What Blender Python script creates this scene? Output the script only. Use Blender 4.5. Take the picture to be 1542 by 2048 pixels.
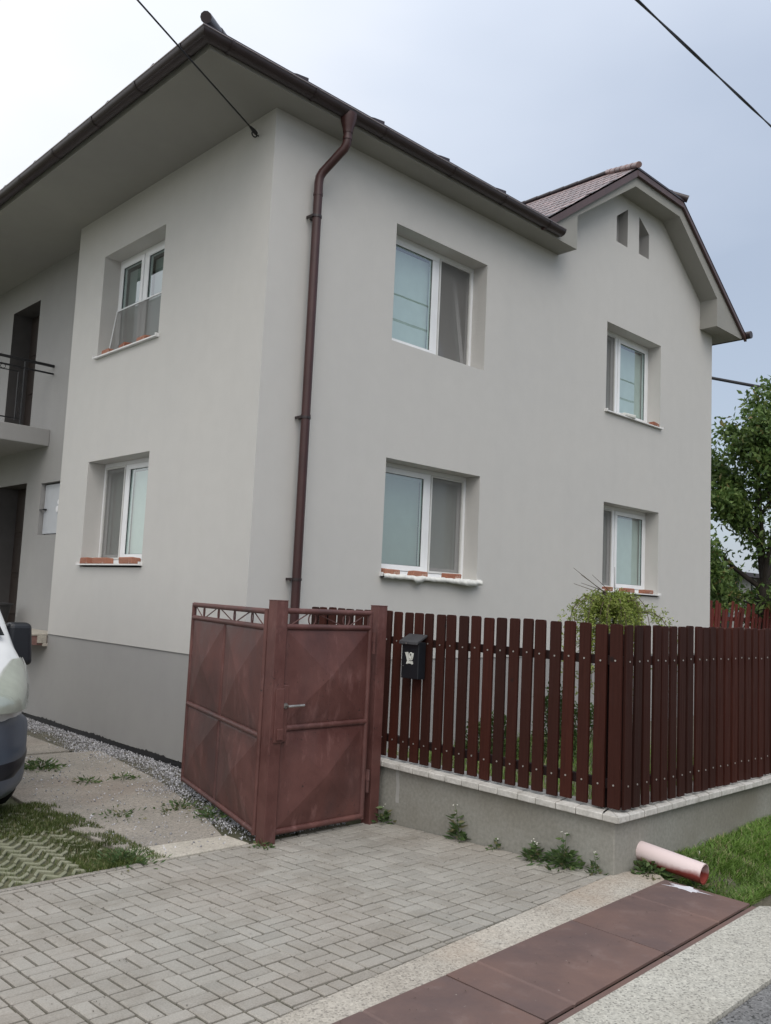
import bpy, bmesh, math, random
import numpy as np
from mathutils import Vector, Matrix
from mathutils.geometry import tessellate_polygon
R = math.radians
rnd = random.Random(7)
for o in list(bpy.data.objects): bpy.data.objects.remove(o)
scene = bpy.context.scene
C = scene.collection

# ------------------------------------------------------------------ camera
cam_d = bpy.data.cameras.new('camera'); cam = bpy.data.objects.new('camera', cam_d); C.objects.link(cam)
cr = Vector((0.71913219, -0.69336895, 0.04569883)); cu = Vector((-0.10269588, -0.04100753, 0.99386716)); cf = Vector((0.68724264, 0.71941496, 0.10069597))
cam.matrix_world = Matrix(((cr.x, cu.x, -cf.x, -4.72177), (cr.y, cu.y, -cf.y, -6.76051), (cr.z, cu.z, -cf.z, 1.74076), (0, 0, 0, 1)))
cam_d.sensor_fit = 'VERTICAL'; cam_d.sensor_height = 36; cam_d.lens = 36 * 1738.6 / 2048
cam_d.clip_start = .05; cam_d.clip_end = 2000
scene.camera = cam
scene.render.resolution_x = 771; scene.render.resolution_y = 1024
# ------------------------------------------------------------------ sky, sun, exposure
SUN_EL, SUN_AZ = 50, 238          # azimuth the light comes from, measured counter-clockwise from +X
world = bpy.data.worlds.new('World'); scene.world = world; world.use_nodes = True
nt = world.node_tree; nt.nodes.clear()
def N(t, **k):
    n = nt.nodes.new(t)
    for a, b in k.items(): setattr(n, a, b)
    return n
out = N('ShaderNodeOutputWorld'); bgS = N('ShaderNodeBackground'); bgC = N('ShaderNodeBackground'); addS = N('ShaderNodeAddShader')
sky = N('ShaderNodeTexSky'); sky.sky_type = 'NISHITA'; sky.sun_disc = False
sky.sun_elevation = R(SUN_EL); sky.sun_rotation = R(90 - SUN_AZ); sky.dust_density = 3; sky.air_density = 1.2
nt.links.new(sky.outputs[0], bgS.inputs[0]); bgS.inputs[1].default_value = .05
tc = N('ShaderNodeTexCoord')
mp = N('ShaderNodeMapping'); mp.inputs['Scale'].default_value = (1, 1, 2.6)
nt.links.new(tc.outputs['Generated'], mp.inputs[0])
no = N('ShaderNodeTexNoise'); no.inputs['Scale'].default_value = 1.7; no.inputs['Detail'].default_value = 4; no.inputs['Roughness'].default_value = .5
nt.links.new(mp.outputs[0], no.inputs[0])
# overcast dome: brighter overhead and towards the sun side, greyer low in the east
dA = N('ShaderNodeVectorMath', operation='DOT_PRODUCT'); dA.inputs[1].default_value = (-.72, .55, .42)
nt.links.new(tc.outputs['Generated'], dA.inputs[0])
mA = N('ShaderNodeMapRange'); mA.inputs[1].default_value = -.30; mA.inputs[2].default_value = .50
nt.links.new(dA.outputs['Value'], mA.inputs[0])
mN = N('ShaderNodeMath', operation='MULTIPLY_ADD'); mN.inputs[1].default_value = .7; mN.inputs[2].default_value = -.35
nt.links.new(no.outputs[0], mN.inputs[0])
sm = N('ShaderNodeMath', operation='ADD'); nt.links.new(mA.outputs[0], sm.inputs[0]); nt.links.new(mN.outputs[0], sm.inputs[1])
rp = N('ShaderNodeValToRGB'); e = rp.color_ramp.elements
e[0].position = 0; e[0].color = (.42, .47, .56, 1); e[1].position = 1; e[1].color = (1.0, .99, .97, 1)
m_ = rp.color_ramp.elements.new(.5); m_.color = (.66, .70, .77, 1)
nt.links.new(sm.outputs[0], rp.inputs[0]); nt.links.new(rp.outputs[0], bgC.inputs[0])
sx = N('ShaderNodeSeparateXYZ'); nt.links.new(tc.outputs['Generated'], sx.inputs[0])
mz = N('ShaderNodeMapRange'); mz.inputs[1].default_value = .35; mz.inputs[2].default_value = 1; mz.inputs[3].default_value = .82; mz.inputs[4].default_value = 1.35
nt.links.new(sx.outputs[2], mz.inputs[0]); nt.links.new(mz.outputs[0], bgC.inputs[1])
nt.links.new(bgS.outputs[0], addS.inputs[0]); nt.links.new(bgC.outputs[0], addS.inputs[1]); nt.links.new(addS.outputs[0], out.inputs[0])
sun_d = bpy.data.lights.new('sun', 'SUN'); sun = bpy.data.objects.new('sun', sun_d); C.objects.link(sun)
sun_d.energy = 1.1; sun_d.angle = R(50); sun_d.color = (1, .96, .9)
sd = Vector((math.cos(R(SUN_EL)) * math.cos(R(SUN_AZ)), math.cos(R(SUN_EL)) * math.sin(R(SUN_AZ)), math.sin(R(SUN_EL))))
sun.rotation_euler = (-sd).to_track_quat('-Z', 'Y').to_euler()
vs = scene.view_settings; vs.view_transform = 'Standard'; vs.look = 'None'; vs.gamma = 1; vs.exposure = 0.07
try: vs.use_curve_mapping = False
except Exception: pass

# ------------------------------------------------------------------ materials
def s2l(c): return tuple((x / 255 / 12.92 if x / 255 <= .04045 else ((x / 255 + .055) / 1.055) ** 2.4) for x in c)
class MT:
    def __init__(s, name):
        s.m = bpy.data.materials.new(name); s.m.use_nodes = True; s.t = s.m.node_tree; s.t.nodes.clear()
        s.o = s.n('ShaderNodeOutputMaterial'); s.b = s.n('ShaderNodeBsdfPrincipled'); s.l(s.b.outputs[0], s.o.inputs[0])
        s.tc = s.n('ShaderNodeTexCoord'); s.hs = []
    def n(s, t, **k):
        n = s.t.nodes.new(t)
        for a, b in k.items(): setattr(n, a, b)
        return n
    def l(s, a, b): s.t.links.new(a, b)
    def noise(s, scale, detail=4, rough=.55, coord='Object', stretch=None):
        n = s.n('ShaderNodeTexNoise'); n.inputs['Scale'].default_value = scale; n.inputs['Detail'].default_value = detail; n.inputs['Roughness'].default_value = rough
        src = s.tc.outputs[coord]
        if stretch:
            mp = s.n('ShaderNodeMapping'); mp.inputs['Scale'].default_value = stretch; s.l(src, mp.inputs[0]); src = mp.outputs[0]
        s.l(src, n.inputs[0]); return n.outputs[0]
    def rng(s, v, a, b, c=0, d=1):
        n = s.n('ShaderNodeMapRange'); s.l(v, n.inputs[0])
        for i, x in enumerate((a, b, c, d)): n.inputs[i + 1].default_value = x
        return n.outputs[0]
    def math(s, op, a, b=None):
        n = s.n('ShaderNodeMath', operation=op)
        for i, x in enumerate((a, b)):
            if x is None: continue
            if isinstance(x, (int, float)): n.inputs[i].default_value = x
            else: s.l(x, n.inputs[i])
        return n.outputs[0]
    def mix(s, f, a, b, mode='MIX'):
        n = s.n('ShaderNodeMix', data_type='RGBA', blend_type=mode)
        for i, x in ((0, f), (6, a), (7, b)):
            if isinstance(x, (int, float)): n.inputs[i].default_value = x
            elif isinstance(x, tuple): n.inputs[i].default_value = x if len(x) == 4 else x + (1,)
            else: s.l(x, n.inputs[i])
        return n.outputs[2]
    def col(s, x):
        if isinstance(x, tuple): s.b.inputs['Base Color'].default_value = x + (1,)
        else: s.l(x, s.b.inputs['Base Color'])
    def bump(s, h, strength=.3, dist=.01):
        n = s.n('ShaderNodeBump'); n.inputs['Strength'].default_value = strength; n.inputs['Distance'].default_value = dist
        s.l(h, n.inputs['Height'])
        if s.hs: s.l(s.hs[-1], n.inputs['Normal'])
        s.hs.append(n.outputs[0]); s.l(n.outputs[0], s.b.inputs['Normal'])
    def rough(s, v):
        if isinstance(v, (int, float)): s.b.inputs['Roughness'].default_value = v
        else: s.l(v, s.b.inputs['Roughness'])
    def set(s, **k):
        for a, b in k.items(): s.b.inputs[a.replace('_', ' ')].default_value = b
def simple(name, c, rough=.6, var=.12, scale=8, bump=.0, bscale=120, metal=0, spec=.5, stretch=None, isl=0, objv=0):
    m = MT(name); base = tuple(c)
    v = m.rng(m.noise(scale, stretch=stretch), .3, .7, 1 - var, 1 + var)
    colr = m.mix(1.0, base, v, 'MULTIPLY')
    if isl:
        g = m.n('ShaderNodeNewGeometry'); colr = m.mix(1.0, colr, m.rng(g.outputs['Random Per Island'], 0, 1, 1 - isl, 1 + isl), 'MULTIPLY')
    if objv:
        g = m.n('ShaderNodeObjectInfo'); colr = m.mix(1.0, colr, m.rng(g.outputs['Random'], 0, 1, 1 - objv, 1 + objv), 'MULTIPLY')
    m.col(colr); m.rough(rough); m.set(Metallic=metal); m.b.inputs['Specular IOR Level'].default_value = spec
    if bump: m.bump(m.noise(bscale, 3), bump, .004)
    return m.m
M = {}
def plaster(name, c, c2):
    m = MT(name)
    big = m.rng(m.noise(.55, 5, .6), .35, .68); mid = m.rng(m.noise(5, 5), .3, .7, .985, 1.015)
    st = m.rng(m.noise(1.2, 4, .6, stretch=(3, 3, .18)), .45, .75, 1, .985)
    grain = m.noise(420, 2, .6); gv = m.rng(grain, .3, .7, .95, 1.05)
    m.col(m.mix(1.0, m.mix(1.0, m.mix(1.0, m.mix(big, c, c2), mid, 'MULTIPLY'), gv, 'MULTIPLY'), st, 'MULTIPLY'))
    m.rough(.9); m.b.inputs['Specular IOR Level'].default_value = .25
    m.bump(m.noise(1.1, 2), .10, .012); m.bump(m.noise(38, 4, .65), .22, .004); m.bump(grain, .6, .004); return m.m
M['plaster'] = plaster('wall_plaster', (.57, .558, .532), (.55, .541, .52))
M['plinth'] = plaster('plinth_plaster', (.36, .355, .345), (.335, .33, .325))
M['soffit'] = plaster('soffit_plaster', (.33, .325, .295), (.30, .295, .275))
M['pvc'] = simple('window_plastic', (.80, .81, .82), .35, .03, 3)
M['alu'] = simple('screen_frame', (.62, .62, .60), .45, .05)
M['brown_metal'] = simple('brown_coated_metal', (.030, .020, .021), .38, .18, 5, .08, 60)
M['brown_pipe'] = simple('brown_downpipe_metal', (.048, .017, .016), .42, .2, 4, .05, 60)
M['rooftile'] = simple('brown_roof_tile', (.24, .155, .145), .36, .2, 6, .2, 40, isl=.35)
M['roof_edge'] = simple('roof_edge_metal', (.085, .05, .046), .45, .15)
M['roofdark'] = simple('dark_roof_sheet', (.032, .022, .026), .4, .15)
M['black_iron'] = simple('black_iron', (.012, .012, .014), .45, .2)
M['white_sill'] = simple('white_sill', (.75, .75, .74), .5, .06, 20)
M['mortar'] = simple('white_foam', (.74, .74, .70), .85, .08, 30, .6, 90)
M['dark_room'] = simple('unlit_room_dark', (.05, .05, .05), .9, .1)  # near black colour standing in for unlit rooms
M['door_brown'] = simple('dark_brown_door', (.035, .026, .022), .5, .15)
M['bead'] = simple('sky_highlight_edge', (.30, .26, .26), .3, .2, 4, metal=.5)  # sky highlight along the gutter rim, put into a paler metal colour
M['jamb_shade'] = simple('painted_jamb_shade', (.075, .070, .068), .7, .12, 4)  # deep shade of the door reveals put into a dark colour
M['grey_door'] = simple('grey_meter_door', (.47, .49, .52), .45, .04)
M['stone_step'] = simple('step_tile', (.20, .11, .095), .7, .2, 15)
def glass(name, tint, boost):
    m = MT(name); m.t.nodes.remove(m.b)
    tr = m.n('ShaderNodeBsdfTransparent'); tr.inputs[0].default_value = tint + (1,)
    gl = m.n('ShaderNodeBsdfGlossy'); gl.inputs['Roughness'].default_value = .0; gl.inputs[0].default_value = (.95, .98, 1, 1)
    ge = m.n('ShaderNodeNewGeometry'); dt = m.n('ShaderNodeVectorMath', operation='DOT_PRODUCT'); m.l(ge.outputs['Normal'], dt.inputs[0]); m.l(ge.outputs['Incoming'], dt.inputs[1])
    om = m.math('SUBTRACT', 1.0, m.math('ABSOLUTE', dt.outputs['Value'])); p5 = m.math('POWER', om, 4.0)
    fr_ = m.math('ADD', m.math('MULTIPLY', p5, 1 - boost), boost)
    mx = m.n('ShaderNodeMixShader'); m.l(fr_, mx.inputs[0]); m.l(tr.outputs[0], mx.inputs[1]); m.l(gl.outputs[0], mx.inputs[2]); m.l(mx.outputs[0], m.o.inputs[0])
    b = m.n('ShaderNodeBump'); b.inputs['Strength'].default_value = .02; b.inputs['Distance'].default_value = .01
    m.l(m.noise(3, 1), b.inputs['Height']); m.l(b.outputs[0], gl.inputs['Normal'])
    return m.m
M['glass'] = glass('window_glass', (.76, .87, .84), .24)
M['blind'] = simple('pale_blind', (.66, .68, .66), .7, .04)
M['blind_dark'] = simple('grey_blind', (.33, .35, .34), .7, .04)
M['blind_mid'] = simple('green_grey_blind', (.42, .47, .44), .7, .04)
M['curtain'] = simple('white_curtain', (.8, .8, .82), .8, .05)
def screen():
    m = MT('insect_screen'); m.t.nodes.remove(m.b)
    tr = m.n('ShaderNodeBsdfTransparent'); df = m.n('ShaderNodeBsdfDiffuse'); df.inputs[0].default_value = (.24, .235, .225, 1)
    mx = m.n('ShaderNodeMixShader'); mx.inputs[0].default_value = .62
    m.l(tr.outputs[0], mx.inputs[1]); m.l(df.outputs[0], mx.inputs[2]); m.l(mx.outputs[0], m.o.inputs[0]); return m.m
M['screen'] = screen()
def brickm():
    m = MT('red_brick'); oi = m.n('ShaderNodeObjectInfo')
    c = m.mix(oi.outputs['Random'], (.30, .115, .07), (.38, .18, .12)); c = m.mix(m.rng(m.noise(9, 4), .6, .68, 0, .8), c, (.5, .44, .38))
    c = m.mix(m.rng(m.noise(60, 3), .5, .7, 0, .5), c, (.17, .06, .04)); m.col(c); m.rough(.92); m.bump(m.noise(45, 4), .8, .008); return m.m
M['brick'] = brickm()
def gatem():
    m = MT('weathered_maroon_paint')
    a = m.rng(m.noise(2.2, 6, .65), .38, .66); b = m.rng(m.noise(9, 5, .7, stretch=(1, 1, .35)), .55, .75)
    c = m.mix(a, (.082, .031, .027), (.140, .058, .050)); c = m.mix(m.math('MULTIPLY', b, .55), c, (.26, .135, .125))
    dk = m.rng(m.noise(48, 3, .7), .63, .68); zone = m.rng(m.noise(3.2, 3), .5, .6)
    c = m.mix(m.math('MULTIPLY', dk, zone), c, (.016, .012, .012))
    gr = m.rng(m.noise(1.6, 4, .6, stretch=(1, 1, .5)), .5, .68, 0, .6); c = m.mix(gr, c, (.050, .030, .031))
    m.col(c); m.rough(m.rng(a, 0, 1, .45, .7)); m.bump(m.noise(70, 4), .25, .003); m.bump(m.noise(4, 3), .3, .008); return m.m
M['gate'] = gatem()
def wood(name, a, b):
    m = MT(name); oi = m.n('ShaderNodeObjectInfo')
    sh = m.n('ShaderNodeVectorMath', operation='ADD'); cb = m.n('ShaderNodeCombineXYZ'); ms = m.math('MULTIPLY', oi.outputs['Random'], 57.)
    for i in range(3): m.l(ms, cb.inputs[i])
    m.l(m.tc.outputs['Object'], sh.inputs[0]); m.l(cb.outputs[0], sh.inputs[1])
    mp = m.n('ShaderNodeMapping'); mp.inputs['Scale'].default_value = (1, 1, .06); m.l(sh.outputs[0], mp.inputs[0])
    n = m.n('ShaderNodeTexNoise'); n.inputs['Scale'].default_value = 60; n.inputs['Detail'].default_value = 5; m.l(mp.outputs[0], n.inputs[0])
    kn = m.n('ShaderNodeTexVoronoi'); kn.inputs['Scale'].default_value = 3.1; m.l(sh.outputs[0], kn.inputs[0])
    c = m.mix(oi.outputs['Random'], a, b); c = m.mix(m.rng(n.outputs[0], .35, .75, 0, .55), c, tuple(x * .45 for x in a))
    c = m.mix(m.rng(kn.outputs['Distance'], .03, .075, .8, 0), c, (.012, .008, .008))
    c = m.mix(m.rng(m.noise(1.3, 4), .5, .75, 0, .35), c, (.07, .05, .047))
    m.col(c); m.rough(m.rng(n.outputs[0], .3, .7, .55, .72)); m.b.inputs['Specular IOR Level'].default_value = .2; m.bump(n.outputs[0], .25, .003); return m.m
M['picket'] = wood('stained_fence_wood', (.056, .0135, .008), (.026, .0095, .007))
M['rail'] = wood('dark_rail_wood', (.022, .010, .009), (.017, .009, .009))
M['old_red'] = wood('old_red_wood', (.17, .035, .027), (.10, .03, .026))
M['screw'] = simple('bright_screw_head', (.5, .48, .45), .4, .1, metal=.6)
def concrete(name, a, b, speck=.0, spc=(.1, .1, .1), sc=1.5, bump=.35, stain=None):
    m = MT(name); c = m.mix(m.rng(m.noise(sc, 6, .62), .34, .68), a, b)
    c = m.mix(1.0, c, m.rng(m.noise(40, 4, .6), .3, .7, .86, 1.14), 'MULTIPLY')
    if speck:
        v = m.n('ShaderNodeTexVoronoi'); v.inputs['Scale'].default_value = 55; m.l(m.tc.outputs['Object'], v.inputs[0])
        k = m.math('MULTIPLY', m.rng(v.outputs['Distance'], .18, .3, 1, 0), m.rng(v.outputs['Color'], .45, .55))
        c = m.mix(m.math('MULTIPLY', k, speck), c, spc)
        v2 = m.n('ShaderNodeTexVoronoi'); v2.inputs['Scale'].default_value = 115; m.l(m.tc.outputs['Object'], v2.inputs[0])
        sp = m.n('ShaderNodeSeparateColor'); m.l(v2.outputs['Color'], sp.inputs[0])
        c = m.mix(speck, c, m.mix(1.0, c, m.rng(sp.outputs[0], 0, 1, .70, 1.26), 'MULTIPLY'))
        c = m.mix(m.rng(sp.outputs[1], .86, .9, 0, speck), c, spc)
    if stain: c = m.mix(m.rng(m.noise(.9, 5, .6), .5, .72, 0, .6), c, stain)
    m.col(c); m.rough(.93); m.b.inputs['Specular IOR Level'].default_value = .25
    m.bump(m.noise(8, 5), bump, .01); m.bump(m.noise(150, 3), bump, .004); return m.m
M['wallconc'] = concrete('rendered_low_wall', (.30, .295, .265), (.235, .225, .195), 0, sc=1.1, bump=.25, stain=(.17, .155, .12))
M['limewash'] = simple('lime_streak', (.37, .365, .345), .9, .1)
M['cap'] = concrete('pale_cap_stone', (.58, .565, .53), (.42, .405, .37), 0, sc=9, bump=.4)
M['strip'] = concrete('exposed_gravel_concrete', (.46, .43, .375), (.35, .32, .275), .5, (.12, .11, .10), 2.2, .6, (.33, .24, .17))
M['apron'] = concrete('grey_gravel_concrete', (.46, .45, .40), (.37, .355, .31), .58, (.13, .125, .115), 1.6, .7)
M['slab'] = concrete('old_concrete_slab', (.35, .32, .28), (.25, .235, .21), .45, (.1, .1, .09), 1.6, .7, (.24, .185, .15))
M['slabpale'] = concrete('pale_concrete_slab', (.50, .47, .41), (.38, .35, .30), .3, (.15, .14, .12), 3, .5)
M['asphalt'] = concrete('asphalt_road', (.21, .21, .21), (.16, .16, .16), .9, (.05, .05, .05), 2, .9)
M['dirt'] = concrete('sandy_soil', (.20, .18, .145), (.13, .12, .09), .4, (.07, .065, .05), 2.5, .8)
M['ground'] = concrete('grassy_ground', (.075, .085, .045), (.10, .095, .065), .3, (.05, .05, .03), 1.5, .8)
M['grasspave'] = concrete('grass_grid_block', (.27, .27, .205), (.19, .20, .13), 0, sc=3, bump=.4, stain=(.12, .14, .06))
def paver():
    m = MT('concrete_paver'); g = m.n('ShaderNodeNewGeometry'); rv = g.outputs['Random Per Island']
    c = m.mix(rv, (.285, .273, .245), (.345, .331, .298)); c = m.mix(m.rng(m.noise(.75, 5, .6), .4, .68, 0, .6), c, (.33, .285, .245))
    c = m.mix(m.rng(m.noise(3, 6, .7), .47, .72, 0, .6), c, (.20, .185, .155)); c = m.mix(m.rng(m.noise(.5, 3, .6, stretch=(1, 3, 1)), .5, .7, 0, .3), c, (.17, .16, .135)); c = m.mix(1.0, c, m.rng(m.noise(130, 2), .3, .7, .88, 1.12), 'MULTIPLY')
    m.col(c); m.rough(.92); m.b.inputs['Specular IOR Level'].default_value = .25; m.bump(m.noise(30, 4), .3, .004); m.bump(m.noise(200, 2), .4, .002); return m.m
M['paver'] = paver()
M['moss'] = concrete('mossy_soil', (.14, .135, .085), (.075, .085, .04), .3, (.05, .05, .03), 6, .8)
M['litter'] = simple('dry_litter', (.06, .045, .03), .9, .3, 20, isl=.6)
M['joint'] = concrete('joint_sand', (.13, .12, .095), (.075, .075, .055), .5, (.25, .24, .2), 6, .8)
def rustplate():
    m = MT('rusty_brown_plate'); c = m.mix(m.rng(m.noise(1.4, 6, .62), .36, .66), (.12, .083, .078), (.18, .11, .09))
    c = m.mix(m.rng(m.noise(6, 5, .7), .55, .75, 0, .6), c, (.21, .155, .142)); c = m.mix(m.rng(m.noise(35, 4), .72, .76), c, (.4, .36, .33))
    m.col(c); m.rough(m.rng(m.noise(5), .3, .7, .5, .72)); m.set(Metallic=.1); m.bump(m.noise(2.2, 3), .35, .012); m.bump(m.noise(90, 3), .2, .002); return m.m
M['plate'] = rustplate()
def pvcpipe():
    m = MT('faded_red_plastic_pipe'); g = m.n('ShaderNodeNewGeometry'); sx = m.n('ShaderNodeSeparateXYZ'); m.l(m.tc.outputs['Object'], sx.inputs[0])
    # the side that has faced the sky for years is bleached pink
    z = m.math('ADD', sx.outputs[2], m.rng(m.noise(12, 4), .3, .7, -.012, .012))
    f = m.rng(z, -.055, -.02); m.col(m.mix(f, (.24, .045, .035), (.72, .60, .59))); m.rough(.5); return m.m
M['pipe'] = pvcpipe()
def leafm(name, a, b, dead=None, rough=.5, few=.88):
    m = MT(name); g = m.n('ShaderNodeNewGeometry'); rv = g.outputs['Random Per Island']
    c = m.mix(rv, a, b)
    if dead: c = m.mix(m.rng(rv, few, few + .04), c, dead)
    c = m.mix(1.0, c, m.rng(m.noise(1.6, 2), .3, .7, .75, 1.3), 'MULTIPLY')
    m.col(c); m.rough(rough); m.b.inputs['Specular IOR Level'].default_value = .35
    tl = m.n('ShaderNodeBsdfTranslucent'); m.l(c, tl.inputs[0]); mx = m.n('ShaderNodeMixShader'); mx.inputs[0].default_value = .28
    m.l(m.b.outputs[0], mx.inputs[1]); m.l(tl.outputs[0], mx.inputs[2]); m.l(mx.outputs[0], m.o.inputs[0]); return m.m
M['leaf'] = leafm('tree_leaf', (.07, .135, .036), (.165, .235, .065), (.24, .17, .07), few=.955)
M['leaf_far'] = leafm('far_leaf', (.03, .06, .02), (.07, .10, .03))
M['shrubleaf'] = leafm('shrub_leaf', (.16, .23, .035), (.36, .41, .11))
M['hedgeleaf'] = leafm('hedge_leaf', (.03, .07, .015), (.07, .12, .03))
M['grass'] = leafm('grass_blade', (.10, .19, .03), (.19, .30, .07), (.34, .31, .17))
M['mossgrass'] = leafm('short_grass', (.055, .085, .02), (.12, .15, .045), (.22, .2, .11))
M['weed'] = leafm('weed_leaf', (.055, .105, .035), (.13, .19, .07), (.2, .19, .1))
M['bark'] = simple('dark_bark', (.035, .028, .022), .9, .3, 8, .8, 30)
M['twig'] = simple('brown_twig', (.10, .075, .05), .85, .2)
M['gravel'] = simple('grey_gravel', (.40, .40, .42), .9, .12, 4, .3, 80, isl=.6)
M['van_white'] = simple('white_van_paint', (.72, .74, .75), .22, .03, 2)
M['van_white'].node_tree.nodes['Principled BSDF'].inputs['Coat Weight'].default_value = .6
M['van_grey'] = simple('grey_bumper_plastic', (.105, .125, .16), .42, .08, 3, .15, 300)
M['van_black'] = simple('black_trim_plastic', (.012, .014, .018), .4, .1, 3)
M['van_glass'] = simple('dark_car_glass', (.010, .013, .016), .05, .0, 3, spec=.8)
M['rubber'] = simple('tyre_rubber', (.014, .014, .015), .8, .2, 20, .3, 90)
M['rim'] = simple('steel_rim', (.3, .3, .31), .4, .1, metal=.7)
M['lamp'] = simple('headlamp_chrome', (.50, .52, .49), .3, .12, 9, .3, 14, metal=.3)
M['lens'] = glass('headlamp_lens', (.90, .92, .88), .06)
M['mail_black'] = simple('black_mailbox_paint', (.010, .012, .016), .4, .15, 6, .12, 90)
M['mail_lid'] = simple('worn_black_lid', (.045, .046, .05), .5, .2, 12)
M['emblem'] = simple('silver_emblem', (.62, .63, .58), .45, .15, 30)
M['steel'] = simple('dull_steel', (.42, .41, .39), .35, .2, 20, metal=.8)
M['cable'] = simple('black_cable', (.012, .012, .016), .6, .1)
M['paint_white'] = simple('white_paint_splash', (.62, .62, .66), .7, .1)
M['shed'] = concrete('pale_shed_wall', (.34, .34, .32), (.22, .22, .20), 0, sc=1.2)
M['corr'] = simple('weathered_sheet', (.33, .31, .29), .7, .25, 6)
M['hill'] = concrete('wooded_hill', (.045, .07, .05), (.06, .085, .06), 0, sc=.02)
M['flower'] = simple('white_flower', (.7, .7, .62), .8, .1)
M['pot'] = simple('dark_pot', (.03, .03, .032), .6, .15)
M['house_far'] = simple('pale_house_wall', (.5, .48, .44), .9, .1)

# ------------------------------------------------------------------ mesh helpers
class MB:
    def __init__(s): s.v = []; s.f = []; s.mi = []
    def add(s, vs, fs, mi=0):
        b = len(s.v); s.v += [tuple(p) for p in vs]; s.f += [tuple(i + b for i in q) for q in fs]; s.mi += [mi] * len(fs)
    def box(s, x0, x1, y0, y1, z0, z1, mx=None, mi=0):
        p = [Vector((x, y, z)) for x in (x0, x1) for y in (y0, y1) for z in (z0, z1)]
        if mx is not None: p = [mx @ q for q in p]
        s.add(p, [(0, 1, 3, 2), (4, 6, 7, 5), (0, 4, 5, 1), (2, 3, 7, 6), (0, 2, 6, 4), (1, 5, 7, 3)], mi)
    def poly(s, pts, mi=0): s.add(pts, [tuple(range(len(pts)))], mi)
    def holes(s, outer, holes, f3, mi=0):
        pl = [[Vector((a, b, 0)) for a, b in outer]] + [[Vector((a, b, 0)) for a, b in h] for h in holes]
        tris = tessellate_polygon(pl); flat = [q for l in pl for q in l]
        s.add([f3(q.x, q.y) for q in flat], tris, mi)
    def prism(s, poly, f3, d0, d1, mi=0):
        n = len(poly); vs = [f3(a, b, d0) for a, b in poly] + [f3(a, b, d1) for a, b in poly]
        fs = [(i, (i + 1) % n, n + (i + 1) % n, n + i) for i in range(n)]
        if n <= 4: fs += [tuple(range(n))[::-1], tuple(range(n, 2 * n))]
        else:
            t = tessellate_polygon([[Vector((a, b, 0)) for a, b in poly]]); fs += [tuple(q) for q in t] + [tuple(i + n for i in q) for q in t]
        s.add(vs, fs, mi)
    def tube(s, pts, r, seg=8, cap=True, mi=0, arc=None):
        pts = [Vector(p) for p in pts]; n = len(pts); rings = []; up = None
        rr = r if isinstance(r, (list, tuple)) else [r] * n
        for i, p in enumerate(pts):
            d0 = (pts[i] - pts[i - 1]).normalized() if i else (pts[1] - pts[0]).normalized()
            d1 = (pts[i + 1] - pts[i]).normalized() if i < n - 1 else d0
            d = (d0 + d1); d = d.normalized() if d.length > 1e-6 else d0
            if up is None:
                up = Vector((0, 0, 1)) if abs(d.z) < .9 else Vector((1, 0, 0))
            a = d.cross(up).normalized(); b = a.cross(d).normalized(); up = b
            k = 1 / max(.5, d.dot(d1)) if 0 < i < n - 1 else 1
            a0, a1 = arc or (0, 2 * math.pi); m = seg if arc is None else seg + 1
            rings.append([p + (a * math.cos(a0 + (a1 - a0) * j / seg) * k + b * math.sin(a0 + (a1 - a0) * j / seg)) * rr[i] for j in range(m)])
        m = len(rings[0]); vs = [q for g in rings for q in g]; fs = []
        for i in range(n - 1):
            for j in range(m if arc is None else m - 1):
                k = (j + 1) % m; fs.append((i * m + j, i * m + k, (i + 1) * m + k, (i + 1) * m + j))
        if cap: fs += [tuple(range(m))[::-1], tuple(range((n - 1) * m, n * m))]
        s.add(vs, fs, mi)
    def disc(s, c, nrm, r, h, seg=10, mi=0):
        c = Vector(c); nrm = Vector(nrm).normalized(); s.tube([c, c + nrm * h], r, seg, mi=mi)
def obj(name, mb, mat, parent=None, smooth=False, bevel=0, seg=2, loc=None, label=None):
    me = bpy.data.meshes.new(name); me.from_pydata(mb.v, [], mb.f)
    for k in (mat if isinstance(mat, (list, tuple)) else [mat]): me.materials.append(M[k])
    if any(mb.mi): me.polygons.foreach_set('material_index', mb.mi)
    bm = bmesh.new(); bm.from_mesh(me); bmesh.ops.recalc_face_normals(bm, faces=bm.faces); bm.to_mesh(me); bm.free()
    if smooth:
        me.polygons.foreach_set('use_smooth', [True] * len(me.polygons))
        if smooth != 'all': me.set_sharp_from_angle(angle=R(40))
    o = bpy.data.objects.new(name, me); C.objects.link(o)
    if loc: o.location = loc
    if parent: o.parent = parent
    if bevel:
        b = o.modifiers.new('bevel', 'BEVEL'); b.width = bevel; b.segments = seg; b.limit_method = 'ANGLE'; b.angle_limit = R(40)
    if label: o['label'] = label
    return o
def fast(name, verts, faces, mat, parent=None):
    me = bpy.data.meshes.new(name); verts = np.asarray(verts, np.float32); faces = np.asarray(faces, np.int32)
    nf, k = faces.shape
    me.vertices.add(len(verts)); me.vertices.foreach_set('co', verts.ravel()); me.loops.add(nf * k); me.loops.foreach_set('vertex_index', faces.ravel())
    me.polygons.add(nf); me.polygons.foreach_set('loop_start', np.arange(0, nf * k, k, dtype=np.int32)); me.polygons.foreach_set('loop_total', np.full(nf, k, np.int32))
    me.update(calc_edges=True); me.validate(); me.materials.append(M[mat])
    o = bpy.data.objects.new(name, me); C.objects.link(o)
    if parent: o.parent = parent
    return o
def tag(o, label=None, cat=None, group=None, kind=None):
    for k, v in (('label', label), ('category', cat), ('group', group), ('kind', kind)):
        if v: o[k] = v
    return o
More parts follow.
